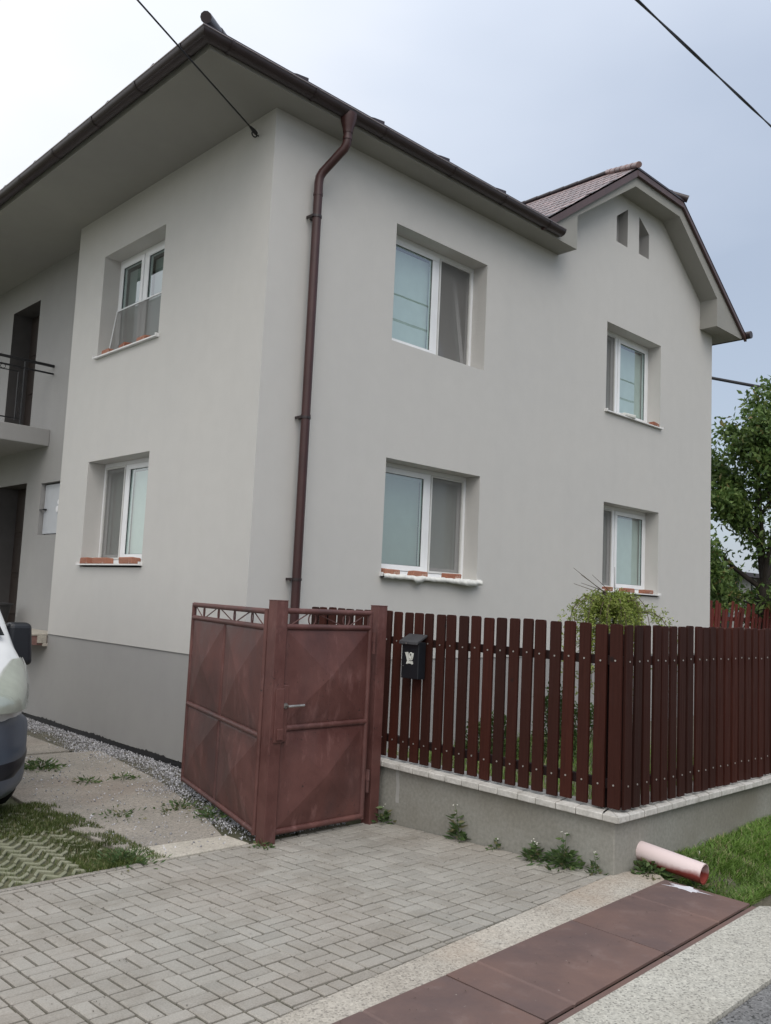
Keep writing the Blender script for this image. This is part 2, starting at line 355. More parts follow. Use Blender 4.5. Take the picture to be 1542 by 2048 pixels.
def empty(name, loc, label, cat, group=None):
    o = bpy.data.objects.new(name, None); C.objects.link(o); o.location = loc; o.empty_display_size = .1
    return tag(o, label, cat, group)
def struct(o): o['kind'] = 'structure'; o['label'] = o.get('label', o.name.replace('_', ' ')); return o
def rel(mb, org):
    ox, oy, oz = org; mb.v = [(x - ox, y - oy, z - oz) for x, y, z in mb.v]; return mb

# ------------------------------------------------------------------ ground levels
def gz(x, y):
    t = min(1, max(0, (-1.7 - y) / 2.06)); z = .1 * t
    if x > .3 and y < -3: z += .035 * min(3, max(0, x - .6)) * min(1, max(0, (-3 - y)))
    return z
def sheet(name, x0, x1, y0, y1, nx, ny, f, mat, smooth=True):
    mb = MB(); xs = np.linspace(x0, x1, nx + 1); ys = np.linspace(y0, y1, ny + 1)
    mb.v = [(x, y, f(x, y)) for y in ys for x in xs]
    mb.f = [(j * (nx + 1) + i, j * (nx + 1) + i + 1, (j + 1) * (nx + 1) + i + 1, (j + 1) * (nx + 1) + i) for j in range(ny) for i in range(nx)]; mb.mi = [0] * len(mb.f)
    return obj(name, mb, mat, smooth='all' if smooth else False)
def strip_poly(name, pts, mat, dz, thick=.0):
    mb = MB(); n = len(pts)
    mb.poly([(x, y, gz(x, y) + dz) for x, y in pts])
    if thick:
        for i in range(n):
            a, b = pts[i], pts[(i + 1) % n]
            mb.add([(a[0], a[1], gz(*a) + dz), (b[0], b[1], gz(*b) + dz), (b[0], b[1], gz(*b) + dz - thick), (a[0], a[1], gz(*a) + dz - thick)], [(0, 1, 2, 3)])
    return obj(name, mb, mat)
mb = MB()
HX = [-400, -60, -8, -1.2, .42, .5, .8, 2, 5, 9, 15, 60, 400]; 
HY = [-400, -60, -9, -5.08, -4.62, -4.56, -4.35, -4.15, -3.98, -3.9, -3.74, -3, -2.4, -1.7, -1, 0, 4, 15, 60, 400]
def ghei(x, y):
    z = gz(x, y) - .03
    if x > .46 and -4.5 < y < -4.0: z = -.22                     # the open ditch beside the covered one
    elif x > .46 and (-4.6 < y <= -4.5 or -4.0 <= y < -3.95): z = -.02
    return z
mb.v = [(x, y, ghei(x, y)) for y in HY for x in HX]; w = len(HX)
mb.f = [(j * w + i, j * w + i + 1, (j + 1) * w + i + 1, (j + 1) * w + i) for j in range(len(HY) - 1) for i in range(w - 1)]; mb.mi = [0] * len(mb.f)
struct(obj('ground', mb, 'ground'))
# driveway of basket-weave concrete pavers
def y_front(x): return -3.73 - .076 * (.32 - x)                    # edge between the pavers and the concrete strip
mb = MB(); cell = .1655; x0 = -2.72; y0 = -2.99; J = .0064
def clipbrick(a, b, c_, d):
    if d > -1.63 and c_ > -1.75: d = min(d, -1.625)
    if d < y_front((a + b) / 2) + .014: return
    if b > .25: b = min(b, .245)
    c_ = max(c_, y_front((a + b) / 2) + .004)
    if b - a < .024 or d - c_ < .014: return
    cx, cy = (a + b) / 2, (c_ + d) / 2; z = gz(cx, cy) + rnd.gauss(0, .0012); tx, ty = rnd.gauss(0, .006), -.0485 + rnd.gauss(0, .006)
    a += J + rnd.gauss(0, .0012); b -= J + rnd.gauss(0, .0012); c_ += J; d -= J; ch = .005
    def P(x, y, dz): return (x, y, z + tx * (x - cx) + ty * (y - cy) + dz)
    if cy > -1.7: ty = 0
    v = [P(a, c_, -.05), P(b, c_, -.05), P(b, d, -.05), P(a, d, -.05), P(a, c_, -ch), P(b, c_, -ch), P(b, d, -ch), P(a, d, -ch), P(a + ch, c_ + ch, 0), P(b - ch, c_ + ch, 0), P(b - ch, d - ch, 0), P(a + ch, d - ch, 0)]
    f = [(8, 9, 10, 11)]
    for k in range(4):
        f += [(k, (k + 1) % 4, 4 + (k + 1) % 4, 4 + k), (4 + k, 4 + (k + 1) % 4, 8 + (k + 1) % 4, 8 + k)]
    mb.add(v, f)
for i in range(-26, 19):
    for j in range(-8, 10):
        a = x0 + i * cell; c_ = y0 + j * cell; h = cell / 2
        if a > .25 or c_ > -1.63: continue
        if (i + j) % 2 == 1: clipbrick(a, a + h, c_, c_ + cell); clipbrick(a + h, a + cell, c_, c_ + cell)
        else: clipbrick(a, a + cell, c_, c_ + h); clipbrick(a, a + cell, c_ + h, c_ + cell)
struct(obj('driveway_paving', mb, 'paver'))
mb = MB()
for a, b in ((-1.6, -1.7), (-1.7, -2.4), (-2.4, -3.0), (-3.0, -3.73)):
    mb.poly([(-7.2, a, gz(0, a) - .013), (.26, a, gz(0, a) - .013), (.26, b, gz(0, b) - .013), (-7.2, b, gz(0, b) - .013)])
mb.poly([(-7.2, -3.73, gz(0, -3.73) - .009), (.26, -3.73, gz(0, -3.73) - .009), (-7.2, y_front(-7.2), .091)])
struct(obj('paving_bed', mb, 'joint'))
# concrete strips, kerb edge and road
def yc0(x): return -4.01 - .041 * (.43 - x)
def yc1(x): return -4.535 - .045 * (.43 - x)
struct(strip_poly('concrete_strip', [(-7.2, y_front(-7.2) - .004), (.30, y_front(.30) - .004), (.60, -3.83), (.44, yc0(.44) + .004), (-7.2, yc0(-7.2) + .004)], 'strip', .002, .2))
struct(strip_poly('concrete_apron', [(-7.2, yc1(-7.2) - .045), (.45, yc1(.45) - .045), (.50, -4.62), (.36, -5.02), (-1.2, -5.055), (-7.2, -5.25)], 'apron', .004, .25))
struct(strip_poly('road', [(-60, -30), (60, -30), (60, -4.6), (.36, -5.025), (-1.2, -5.06), (-7.2, -5.255), (-60, -7)], 'asphalt', -.012))
# rusty plates over the ditch
seams = [.43, -.64, -1.68, -2.72, -3.77, -4.8]; creases = [[-.01], [-1.46], [-2.2], [-3.2], [-4.3]]
plabels = ['rusty steel cover plate with a white paint splash at the end near the plastic pipe', 'rusty steel cover plate second from the plastic pipe, reddest of the row', 'dark rusty steel cover plate third from the plastic pipe', 'dark steel cover plate at the bottom edge of the photo', 'steel cover plate farthest from the plastic pipe']
for k in range(5):
    a, b = seams[k + 1] + .004, seams[k] - .004; cx = (a + b) / 2; cy = yc0(cx)
    t = empty('ditch_cover_plate', (cx, (yc0(cx) + yc1(cx)) / 2, .1), plabels[k], 'cover plate', 'steel plates covering the roadside ditch')
    cs = sorted([a, b] + creases[k]); mb = MB()
    xs = [a]
    for c0 in creases[k]: xs += [c0 - .012, c0, c0 + .012]
    xs += [b]; tl = rnd.gauss(0, .002)
    top = [(x, y(x), .108 + tl * (x - cx) + (-.006 if x in creases[k] else 0)) for y in (yc0, yc1) for x in xs]; n = len(xs)
    mb.add(top + [(x, y, z - .012) for x, y, z in top], [(i, i + 1, n + i + 1, n + i) for i in range(n - 1)] + [(i, i + 1, 2 * n + i + 1, 2 * n + i) for i in range(n - 1)] + [(n + i, n + i + 1, 3 * n + i + 1, 3 * n + i) for i in range(n - 1)] + [(0, n, 3 * n, 2 * n), (n - 1, 2 * n - 1, 4 * n - 1, 3 * n - 1)])
    obj('plate', rel(mb, t.location), 'plate', t)
    mb = MB(); mb.add([(x, y, z) for x in (a, b) for y, z in ((yc1(x) - .012, .1), (yc1(x) - .04, .1), (yc1(x) - .04, .0), (yc1(x) - .012, .0))], [(0, 1, 5, 4), (1, 2, 6, 5), (3, 0, 4, 7), (0, 3, 2, 1), (4, 5, 6, 7)])
    obj('frame_angle', rel(mb, t.location), 'plate', t)
    if k == 0:
        mb = MB(); rr = random.Random(3)
        pts = []
        for q in range(26):
            an = q / 26 * 2 * math.pi; rad = (.045 + .03 * rr.random()) * (1.9 if q % 5 == 0 else 1)
            pts.append((.375 + math.cos(an) * rad * .55 - t.location.x, -4.17 + math.sin(an) * rad * 1.4 - t.location.y, .1095 - t.location.z))
        mb.add(pts + [(.375 - t.location.x, -4.17 - t.location.y, .1095 - t.location.z)], [(q, (q + 1) % 26, 26) for q in range(26)])
        obj('paint_splash', mb, 'paint_white', t, label='white paint splash')
# ditch walls under the plates
mb = MB(); mb.box(-7, .46, -4.6, -4.0, -.25, -.2); struct(obj('ditch_bed', mb, 'wallconc'))

# yard on the left: slabs, grass grid, gravel
def slab(name, pts, mat, z):
    mb = MB(); mb.prism(pts, lambda a, b, d: (a, b, d), z - .08, z); return struct(obj(name, mb, mat, bevel=.006))
slab('kerb_concrete', [(-1.80, -1.6), (-.98, -1.615), (-1.0, -1.36), (-1.72, -1.28)], 'slabpale', .004)
slab('concrete_slab', [(-1.75, -1.25), (-1.02, -1.34), (-.74, -.55), (-1.83, -.42)], 'slab', .0)
slab('concrete_slab', [(-1.83, -.40), (-.74, -.53), (-.45, .62), (-1.75, .86)], 'slab', -.003)
slab('concrete_slab', [(-1.75, .88), (-.45, .64), (-.25, 2.2), (-1.6, 2.35)], 'slab', -.004)
slab('concrete_slab', [(-3.9, .88), (-1.78, .88), (-1.62, 2.35), (-3.9, 2.4)], 'slab', -.008)
slab('concrete_slab', [(-3.9, 2.43), (-.5, 2.37), (-.5, 6), (-3.9, 6)], 'slab', -.008)
mb = MB(); mb.box(-7, -1.81, -1.625, -1.585, -.05, .003); struct(obj('kerb_edge', mb, 'slab', bevel=.004))
# zig-zag grass grid blocks
mb = MB(); per = .19; amp = .038; w = .019
for j in range(16):
    yy = -1.52 + j * .103
    for i in range(-16, 1):
        xa = -1.86 + i * per
        if xa + per > -1.80 - .0 * yy: continue
        z = .002 + rnd.gauss(0, .002); zz = [(xa + .006, yy - amp), (xa + per * .3, yy + amp), (xa + per * .62, yy - amp * .8), (xa + per - .006, yy + amp * .9)]
        up = [(x, y + w) for x, y in zz]; dn = [(x, y - w) for x, y in zz]
        vs = [(x, y, z) for x, y in up + dn] + [(x, y, z - .05) for x, y in up + dn]
        fs = [(q, q + 1, 5 + q, 4 + q) for q in range(3)] + [(q, q + 1, 9 + q, 8 + q) for q in range(3)] + [(4 + q, 5 + q, 13 + q, 12 + q) for q in range(3)] + [(0, 4, 12, 8), (3, 7, 15, 11)]
        mb.add(vs, fs)
struct(obj('grass_grid_paving', mb, 'grasspave', bevel=.004))
mb = MB(); mb.poly([(-7, -1.585, -.012), (-1.80, -1.585, -.012), (-1.84, .3, -.012), (-7, .3, -.012)]); struct(obj('grid_soil', mb, 'moss'))
rs = np.random.RandomState(4)
def blades(pts, h, wd, lean=.5, hv=.4):
    n = len(pts); p = np.asarray(pts, np.float32); a = rs.rand(n) * 6.283; hh = h * (1 - hv + 2 * hv * rs.rand(n)); d = np.stack([np.cos(a), np.sin(a), 0 * a], 1); s = np.stack([-np.sin(a), np.cos(a), 0 * a], 1)
    ln = (lean * (.3 + rs.rand(n)) * hh)[:, None]; up = np.array([0, 0, 1.])[None]; w2 = (wd * (.6 + .8 * rs.rand(n)))[:, None]; hh = hh[:, None]
    b0 = p - s * w2; b1 = p + s * w2; m0 = p + up * hh * .55 + d * ln * .35 - s * w2 * .7; m1 = m0 + s * w2 * 1.4; t = p + up * hh * .95 + d * ln
    v = np.stack([b0, b1, m1, m0, t], 1).reshape(-1, 3); k = np.arange(n)[:, None] * 5
    f = np.concatenate([k + np.array([[0, 1, 2]]), k + np.array([[0, 2, 3]]), k + np.array([[3, 2, 4]])], 0); return v, f
def grass(name, pts, h, wd, mat, label, **k):
    v, f = blades(pts, h, wd, **k); return tag(fast(name, v, f, mat), label, kind='stuff')
def patch(n, x0, x1, y0, y1, z=0, keep=None):
    q = np.stack([x0 + (x1 - x0) * rs.rand(n), y0 + (y1 - y0) * rs.rand(n)], 1)
    if keep is not None: q = np.array([a for a in q if keep(*a)])
    return np.array([(a, b, (z if not callable(z) else z(a, b))) for a, b in q])
def clump(x, y): return math.sin(x * 9.1 + 1.3 * math.sin(y * 7)) * math.sin(y * 8.3 + 2 * math.sin(x * 5)) 
grass('grass_in_grid', patch(24000, -4.9, -1.8, -1.58, .2, -.02, lambda x, y: clump(x, y) > -.25 or x > -2.0), .028, .0022, 'mossgrass', 'short mossy grass between the zigzag paving blocks')
grass('grass_verge', np.concatenate([patch(9000, -2.05, -1.62, -1.6, .25, -.005, lambda x, y: clump(x * 1.3, y * 1.2) > -.1), patch(2600, -2.15, -1.78, -1.6, -1.25, 0), patch(4500, -2.3, -1.7, -.6, .3, -.005)]), .028, .0024, 'mossgrass', 'ragged grass growing over the edge of the grid paving')
# lawn outside the street fence
def lawnz(x, y): 
    t = max(0., min(1., (y + 4.12) / .3)); return max(-.2, gz(x, y) - .035 - (1 - t) * (1 - t) * .16)
struct(sheet('verge_soil', .47, 9, -4.6, -3.74, 40, 14, lambda x, y: lawnz(x, y) if y > -4.32 else -.21, 'dirt'))
pts = patch(34000, .46, 3.6, -4.30, -3.755, lawnz, lambda x, y: not (x < .62 and y > -3.85 and rs.rand() < .6) and (clump(x * .8, y * 1.1) > -.35 or rs.rand() < .35))
grass('lawn', pts, .046, .0028, 'grass', 'green lawn strip outside the street fence', lean=1.5, hv=.6)
grass('road_edge_grass', np.concatenate([patch(500, -.25, .15, -5.07, -5.0, .088, lambda x, y: clump(x * 2, y * 2) > -.1), patch(900, .25, .5, -5.05, -4.64, .07)]), .03, .0024, 'mossgrass', 'sparse dry grass along the edge of the road')
def yardz(x, y): return .12
struct(sheet('yard_soil', .36, 14, -3.7, -.001, 10, 6, yardz, 'dirt'))
struct(sheet('yard_soil_east', 9.34, 24, 0, 6, 6, 4, lambda x, y: .11, 'dirt'))
grass('yard_lawn', patch(14000, .5, 5, -3.6, -.1, .12), .09, .004, 'grass', 'garden lawn seen between the fence pickets', lean=.8)
# gravel along the house wall
pts = []
while len(pts) < 13000:
    y = rs.uniform(-1.55, 5.2); x = rs.uniform(-.95, .0); 
    lim = -.32 - .1 * math.sin(y * 3.3) if y > .3 else (-.62 - .12 * math.sin(y * 5) - .18 * max(0, -y))
    if x > .27: continue
    if x > lim + rs.normal(0, .11): pts.append((x, y, -.012 + rs.rand() * .012))
for _ in range(900): pts.append((rs.uniform(-1.7, -.3), rs.uniform(-1.55, 2.2), .003))
P0 = np.array(pts); sz = .0035 + .0075 * rs.rand(len(P0)) ** 2; octv = np.array([(1, 0, 0), (-1, 0, 0), (0, 1, 0), (0, -1, 0), (0, 0, 1), (0, 0, -1)], float); octf = np.array([(0, 2, 4), (2, 1, 4), (1, 3, 4), (3, 0, 4), (2, 0, 5), (1, 2, 5), (3, 1, 5), (0, 3, 5)])
sc3 = rs.uniform(.6, 1.3, (len(P0), 6, 3)); V = P0[:, None] + octv[None] * sc3 * sz[:, None, None] + rs.normal(0, .25, (len(P0), 6, 3)) * sz[:, None, None]
tag(fast('gravel', V.reshape(-1, 3), (np.arange(len(P0))[:, None, None] * 6 + octf[None]).reshape(-1, 3), 'gravel'), 'grey gravel along the foot of the house wall', kind='stuff')
q = patch(520, -4.6, .22, -3.9, -1.65, 0); n_ = len(q); q[:, 2] = [gz(a, b) + .004 for a, b, _ in q]; l_ = rs.uniform(.002, .008, n_); a_ = rs.rand(n_) * 6.28
q2 = patch(120, -3.5, .4, -4.5, -4.05, .1125); q = np.concatenate([q, q2]); n_ = len(q); l_ = rs.uniform(.002, .007, n_); a_ = rs.rand(n_) * 6.28; cs_ = np.stack([np.cos(a_), np.sin(a_), 0 * a_], 1) * l_[:, None]; sn_ = np.stack([-np.sin(a_), np.cos(a_), 0 * a_ + .3], 1) * l_[:, None] * .5
tag(fast('leaf_litter', np.stack([q - cs_, q + sn_, q + cs_, q - sn_ * np.array([1, 1, 0])], 1).reshape(-1, 3), np.arange(n_)[:, None] * 4 + np.array([[0, 1, 2, 3]]), 'litter'), 'tiny crumbs of dry litter scattered over the paving', kind='stuff')
mb = MB(); mb.poly([(-.5, -1.6, -.014), (-.05, -1.6, -.014), (-.01, 6, -.014), (-.5, 6, -.014)]); struct(obj('gravel_bed', mb, 'joint'))

# ------------------------------------------------------------------ the house
house = empty('house', (0, 0, 0), 'two storey grey plastered house with brown roof gutter and clipped gable', 'house')
ZS = 6.53; W = 9.33; DB = 4.37; XR = .30; YB = 11.0; D = .22; PL = 1.11
ZU0, ZU1, ZL0, ZL1 = 4.59, 5.93, 1.975, 3.281
HA = (1.71, 3.293); HB = (6.03, 7.59); HC = (2.05, 3.575)
def rect(a, b, c, d): return [(a, c), (b, c), (b, d), (a, d)]
vent1 = [(6.23, 7.21), (6.54, 7.21), (6.54, 7.81), (6.23, 7.60)]; vent2 = [(6.87, 7.22), (7.17, 7.22), (7.17, 7.62), (6.87, 7.81)]
fh = [rect(*HA, ZL0, ZL1), rect(*HA, ZU0, ZU1), rect(*HB, ZL0, ZL1), rect(*HB, ZU0, ZU1), vent1, vent2]
wall = MB()
def reveal(mb, poly, f3, depth, skip=()):
    n = len(poly)
    for i in range(n):
        if i in skip: continue
        a, b = poly[i], poly[(i + 1) % n]
        mb.add([f3(*a, 0), f3(*b, 0), f3(*b, depth), f3(*a, depth)], [(0, 1, 2, 3)])
wall.holes([(0, PL), (W, PL), (W, ZS + .1), (8.88, ZS + .1), (8.88, 7.0), (7.57, 7.97), (6.24, 7.97), (4.77, 7.0), (4.77, ZS), (0, ZS)], fh, lambda a, b: (a, 0, b))
F = lambda a, b, d: (a, d, b)
for h in fh[:4]: reveal(wall, h, F, .285)
for h in fh[4:]:
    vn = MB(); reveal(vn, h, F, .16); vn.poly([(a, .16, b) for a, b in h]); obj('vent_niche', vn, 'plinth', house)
lh = [rect(*HC, ZL0, ZL1), rect(*HC, ZU0, ZU1)]
wall.holes([(0, PL), (DB, PL), (DB, ZS), (0, ZS)], lh, lambda a, b: (0, a, b)); L = lambda a, b, d: (d, a, b)
for h in lh: reveal(wall, h, L, .285)
rw = MB(); rw.poly([(0, DB, PL), (XR, DB, PL), (XR, DB, ZS), (0, DB, ZS)])
dr1 = rect(6.34, 7.41, 3.98, 6.07); dr2 = rect(6.26, 7.36, PL, 3.23); mtr = rect(4.82, 5.72, 2.44, 3.19)
rw.holes([(DB, PL), (6.26, PL), (6.26, 3.23), (7.36, 3.23), (7.36, PL), (YB, PL), (YB, ZS), (DB, ZS)], [dr1, mtr], lambda a, b: (XR, a, b)); L2 = lambda a, b, d: (XR + d, a, b)
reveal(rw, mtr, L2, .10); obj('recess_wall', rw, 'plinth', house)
lin = MB(); reveal(lin, dr1, L2, .34); reveal(lin, dr2, L2, .34); obj('door_jamb_shade', lin, 'jamb_shade', house)  # door jambs, painted dark to stand for the shade inside the openings
wall.poly([(W, 0, PL), (W, YB, PL), (W, YB, ZS), (W, 0, ZS)]); wall.poly([(XR, YB, PL), (W, YB, PL), (W, YB, ZS), (XR, YB, ZS)])
obj('wall', wall, 'plaster', house)
pl = MB(); o_ = .0
pl.box(.012, W - .012, .012, .3, -.3, PL); pl.box(.012, .3, .3, YB - .02, .045, PL); pl.box(W - .3, W - .012, .3, YB - .02, -.3, PL); pl.box(.3, W - .3, YB - .3, YB - .02, -.3, PL)
obj('plinth', pl, 'plinth', house)
fl = MB(); fl.box(.32, W - .02, .02, YB - .02, 6.42, 6.5); fl.box(.01, .32, .02, DB - .01, 6.42, 6.5); obj('light_block_ceiling', fl, 'dark_room', house)  # unseen slab added to keep sky light out of the rooms
fl = MB(); fl.box(.7, W - .02, .7, YB - .02, 3.5, 3.7); obj('light_block_floor', fl, 'dark_room', house)  # unseen slab added to keep the interior dark
pl = MB(); xs = np.arange(.0, DB + 1.6, .022)                        # ragged dark bitumen strip at the foot of the plinth
top = [.05 + .008 * math.sin(x * 5) + rnd.gauss(0, .006) for x in xs]
pl.add([(.006, x, t) for x, t in zip(xs, top)] + [(.004, x, -.1) for x in xs], [(i, i + 1, len(xs) + i + 1, len(xs) + i) for i in range(len(xs) - 1)])
obj('waterproofing_strip', pl, 'black_iron', house)
# soffit and the boxed clipped-gable overhang
GX = [(4.77, ZS), (4.77, 7.0), (6.24, 7.97), (7.57, 7.97), (8.88, 7.0), (8.88, ZS), (9.80, ZS), (9.86, 6.60), (7.60, 8.19), (6.22, 8.19), (3.95, 6.62), (3.95, ZS)]
EX, EY = -.96, -.30
so = MB()
so.poly([(EX, EY, ZS), (4.77, EY, ZS), (4.77, .001, ZS), (0, 0, ZS), (0, DB, ZS), (XR, DB, ZS), (XR, YB, ZS), (EX, YB, ZS)])
so.poly([(EX, EY, ZS), (3.95, EY, ZS), (3.95, EY, 6.64), (EX, EY, 6.64)]); so.poly([(EX, EY, ZS), (EX, YB, ZS), (EX, YB, 6.64), (EX, EY, 6.64)])
tri = tessellate_polygon([[Vector((a, b, 0)) for a, b in GX]]); so.add([(a, -.30, b) for a, b in GX], tri)
for (a, b) in zip(GX, GX[1:] + GX[:1]):
    if a == GX[5]: so.add([(a[0], -.3, a[1]), (b[0], -.3, b[1]), (b[0], YB, b[1]), (a[0], YB, a[1])], [(0, 1, 2, 3)])
    elif a == GX[-1]: pass
    else: so.add([(a[0], -.3, a[1]), (b[0], -.3, b[1]), (b[0], .02, b[1]), (a[0], .02, a[1])], [(0, 1, 2, 3)])
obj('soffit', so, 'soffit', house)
# roof: main hip roof sheets and the tiled clipped gable
rf = MB(); s1 = .55; T = .035
ridge_z = 6.70 + s1 * 6.2
def slabpoly(mb, pts, t=T, mi=0):
    n = len(pts); lo = [(x, y, z - t) for x, y, z in pts]; mb.add(list(pts) + lo, [tuple(range(n)), tuple(range(n, 2 * n))[::-1]] + [(i, (i + 1) % n, n + (i + 1) % n, n + i) for i in range(n)], mi)
ex, ey, ez = -1.055, -.36, 6.70; run = 5.6
slabpoly(rf, [(ex, ey, ez), (ex, YB + .3, ez), (ex + run, YB - run, ez + s1 * run), (ex + run, ey + run, ez + s1 * run)])
slabpoly(rf, [(ex, ey, ez), (ex + run, ey + run, ez + s1 * run), (8.2, ey + run, ez + s1 * run), (4.0, ey, ez)])
slabpoly(rf, [(ex + run, ey + run, ez + s1 * run), (ex + run, YB - run, ez + s1 * run), (9.3, YB - run, ez + s1 * run), (9.3, ey + run, ez + s1 * run)])
k = 0
for yb in np.arange(.55, YB, .93): 
    rf.add([(ex - .012, yb, ez - .03), (ex - .012, yb + .06, ez - .03), (ex + .5, yb + .06, ez + .28), (ex + .5, yb, ez + .28), (ex - .012, yb, ez + .016), (ex - .012, yb + .06, ez + .004), (ex + .5, yb + .06, ez + .285), (ex + .5, yb, ez + .295)], [(0, 1, 5, 4), (4, 5, 6, 7), (0, 4, 7, 3), (1, 2, 6, 5)])
for xb in np.arange(-.05, 4, 1.02):
    rf.add([(xb, ey - .012, ez - .03), (xb + .14, ey - .012, ez - .03), (xb + .14, ey + .5, ez + .28), (xb, ey + .5, ez + .28), (xb, ey - .012, ez + .003), (xb + .14, ey - .012, ez + .022), (xb + .14, ey + .5, ez + .30), (xb, ey + .5, ez + .285)], [(0, 1, 5, 4), (4, 5, 6, 7), (0, 4, 7, 3), (1, 2, 6, 5)])
roof = obj('roof', rf, 'roofdark', house)
slope = 1.59 / 2.27
def caps(mb, a, b, r, n, flare=1.12):
    a, b = Vector(a), Vector(b)
    for i in range(n):
        p, q = a.lerp(b, i / n), a.lerp(b, (i + 1.06) / n)
        mb.tube([p, p.lerp(q, .12), q], [r * flare, r * flare, r * .97], 10, True)
rc = MB(); caps(rc, (ex - .01, ey - .01, ez + .045), (ex + 3.2, ey + 3.2, ez + .03 + s1 * 3.2), .046, 10); obj('hip_cap', rc, 'roofdark', roof, smooth=True)
# gable roof planes; Lx(y-depth): left plane, right plane, small front hip
gt = MB(); PK = (6.22, 8.245); PKR = (7.60, 8.245); CXG = 6.91; HYB = .62; RZ = 8.245 + (CXG - 6.22) * slope
def tiles(mb, o0, u, v, nu, nv, inside, tw=.3, th=.2, lift=.022):
    o0, u, v = Vector(o0), Vector(u).normalized(), Vector(v).normalized(); nn = u.cross(v).normalized()
    for j in range(nv):
        for i in range(nu):
            p = o0 + u * (i * tw + (tw / 2 if j % 2 else 0)) + v * (j * th); cpt = p + u * tw / 2 + v * th / 2
            if not inside(cpt): continue
            g = .009; q = [p + u * g + nn * lift, p + u * (tw - g) + nn * lift, p + u * (tw - g) + v * (th + .03) + nn * .004, p + u * g + v * (th + .03) + nn * .004]
            mb.add(q + [q[0] - nn * lift, q[1] - nn * lift], [(0, 1, 2, 3), (0, 4, 5, 1)])
vs_ = Vector((1, 0, slope)).normalized()
tiles(gt, (3.85, -.345, 8.245 - (6.22 - 3.85) * slope), (0, 1, 0), vs_, 66, 10, lambda p: p.y < 7.5 and p.x < CXG - .05 and (p.x < 6.22 or (p.x - 6.22) * 1.36 < p.y + .3) and (p.x > 4.0) and (8.245 - (6.22 - p.x) * slope) > (ez + s1 * (p.y - ey)) - .04, .12, .36, .012)
roofg = obj('gable_roof_tile', gt, 'rooftile', roof)
gp = MB()
slabpoly(gp, [(3.9, -.345, 8.235 - (6.22 - 3.9) * slope), (6.22, -.345, 8.235), (CXG, HYB, RZ - .01), (CXG, 8, RZ - .01), (3.9 + 2.6, 8, 8.235 - (6.22 - 6.5) * slope)], .03)
slabpoly(gp, [(6.20, -.36, 8.235), (7.62, -.36, 8.235), (CXG, HYB, RZ)], .03)
slabpoly(gp, [(7.60, -.345, 8.235), (9.95, -.345, 8.235 - 2.35 * slope), (9.95, YB, 8.235 - 2.35 * slope), (CXG, YB, RZ - .01), (CXG, HYB, RZ - .01)], .03)
obj('gable_roof_deck', gp, 'roofdark', roof)
bg = MB()                                                             # barge boards along the gable
def board(a, b, h, y0=-.345, y1=-.302):
    ax, az = a; bx, bz = b
    bg.add([(ax, y0, az), (bx, y0, bz), (bx, y0, bz - h), (ax, y0, az - h), (ax, y1, az), (bx, y1, bz), (bx, y1, bz - h), (ax, y1, az - h)], [(0, 1, 2, 3), (7, 6, 5, 4), (0, 4, 5, 1), (3, 2, 6, 7), (0, 3, 7, 4), (1, 5, 6, 2)])
board((3.97, 8.235 - (6.22 - 3.97) * slope), (6.22, 8.235), .135); board((7.60, 8.235), (9.92, 8.235 - 2.32 * slope), .10); board((6.221, 8.20), (7.599, 8.20), .085, -.35, -.303)
obj('barge_board', bg, 'roof_edge', roof)
rc = MB(); caps(rc, (6.20, -.37, 8.265), (CXG, HYB, RZ + .02), .042, 6); obj('ridge_cap', rc, 'rooftile', roof, smooth=True)
rc = MB(); caps(rc, (CXG, HYB, RZ + .01), (CXG, 6.6, RZ + .01), .042, 22); obj('ridge_cap', rc, 'roofdark', roof, smooth=True)
rc = MB(); caps(rc, (7.66, -.39, 8.26), (CXG, HYB, RZ + .02), .05, 5); obj('ridge_cap', rc, 'roofdark', roof, smooth=True)
# gutter
gu = MB(); GR = .076; gzc = 6.628; gx, gy = -1.035, -.345
path = [(gx, YB + .1, gzc), (gx, gy, gzc), (4.35, gy, gzc)]
gu.tube(path, GR, 12, False, arc=(math.pi, 2 * math.pi)); gu.tube(path, GR - .006, 12, False, arc=(math.pi, 2 * math.pi))
bd_ = MB(); bd_.tube([(gx - GR, YB + .1, gzc + .004), (gx - GR, gy - GR, gzc + .004), (4.35, gy - GR, gzc + .004)], .007, 8)
endc = [(4.35, gy + math.cos(a) * GR, gzc + math.sin(a) * GR) for a in np.linspace(math.pi, 2 * math.pi, 13)]; gu.poly(endc)
gutter = obj('gutter', gu, 'brown_metal', house, smooth=True); obj('gutter_bead', bd_, 'bead', gutter, smooth=True)
for yb in (-.02, .83, 1.76, 2.75, 3.7, 4.7):
    br = MB(); br.tube([(gx, yb - .018, gzc), (gx, yb + .018, gzc)], GR + .007, 12, False, arc=(math.pi * .98, 2.02 * math.pi)); obj('gutter_bracket', br, 'brown_metal', gutter, smooth=True)
for xb in (-.80, .17, 1.12, 2.2, 3.12, 4.02):
    br = MB(); br.tube([(xb - .018, gy, gzc), (xb + .018, gy, gzc)], GR + .007, 12, False, arc=(math.pi * .98, 2.02 * math.pi)); obj('gutter_bracket', br, 'brown_metal', gutter, smooth=True)
gu = MB(); gu.tube([(9.93, -.42, 6.62), (9.93, YB, 6.62)], .065, 10, True); obj('gutter', gu, 'brown_metal', house, smooth=True)
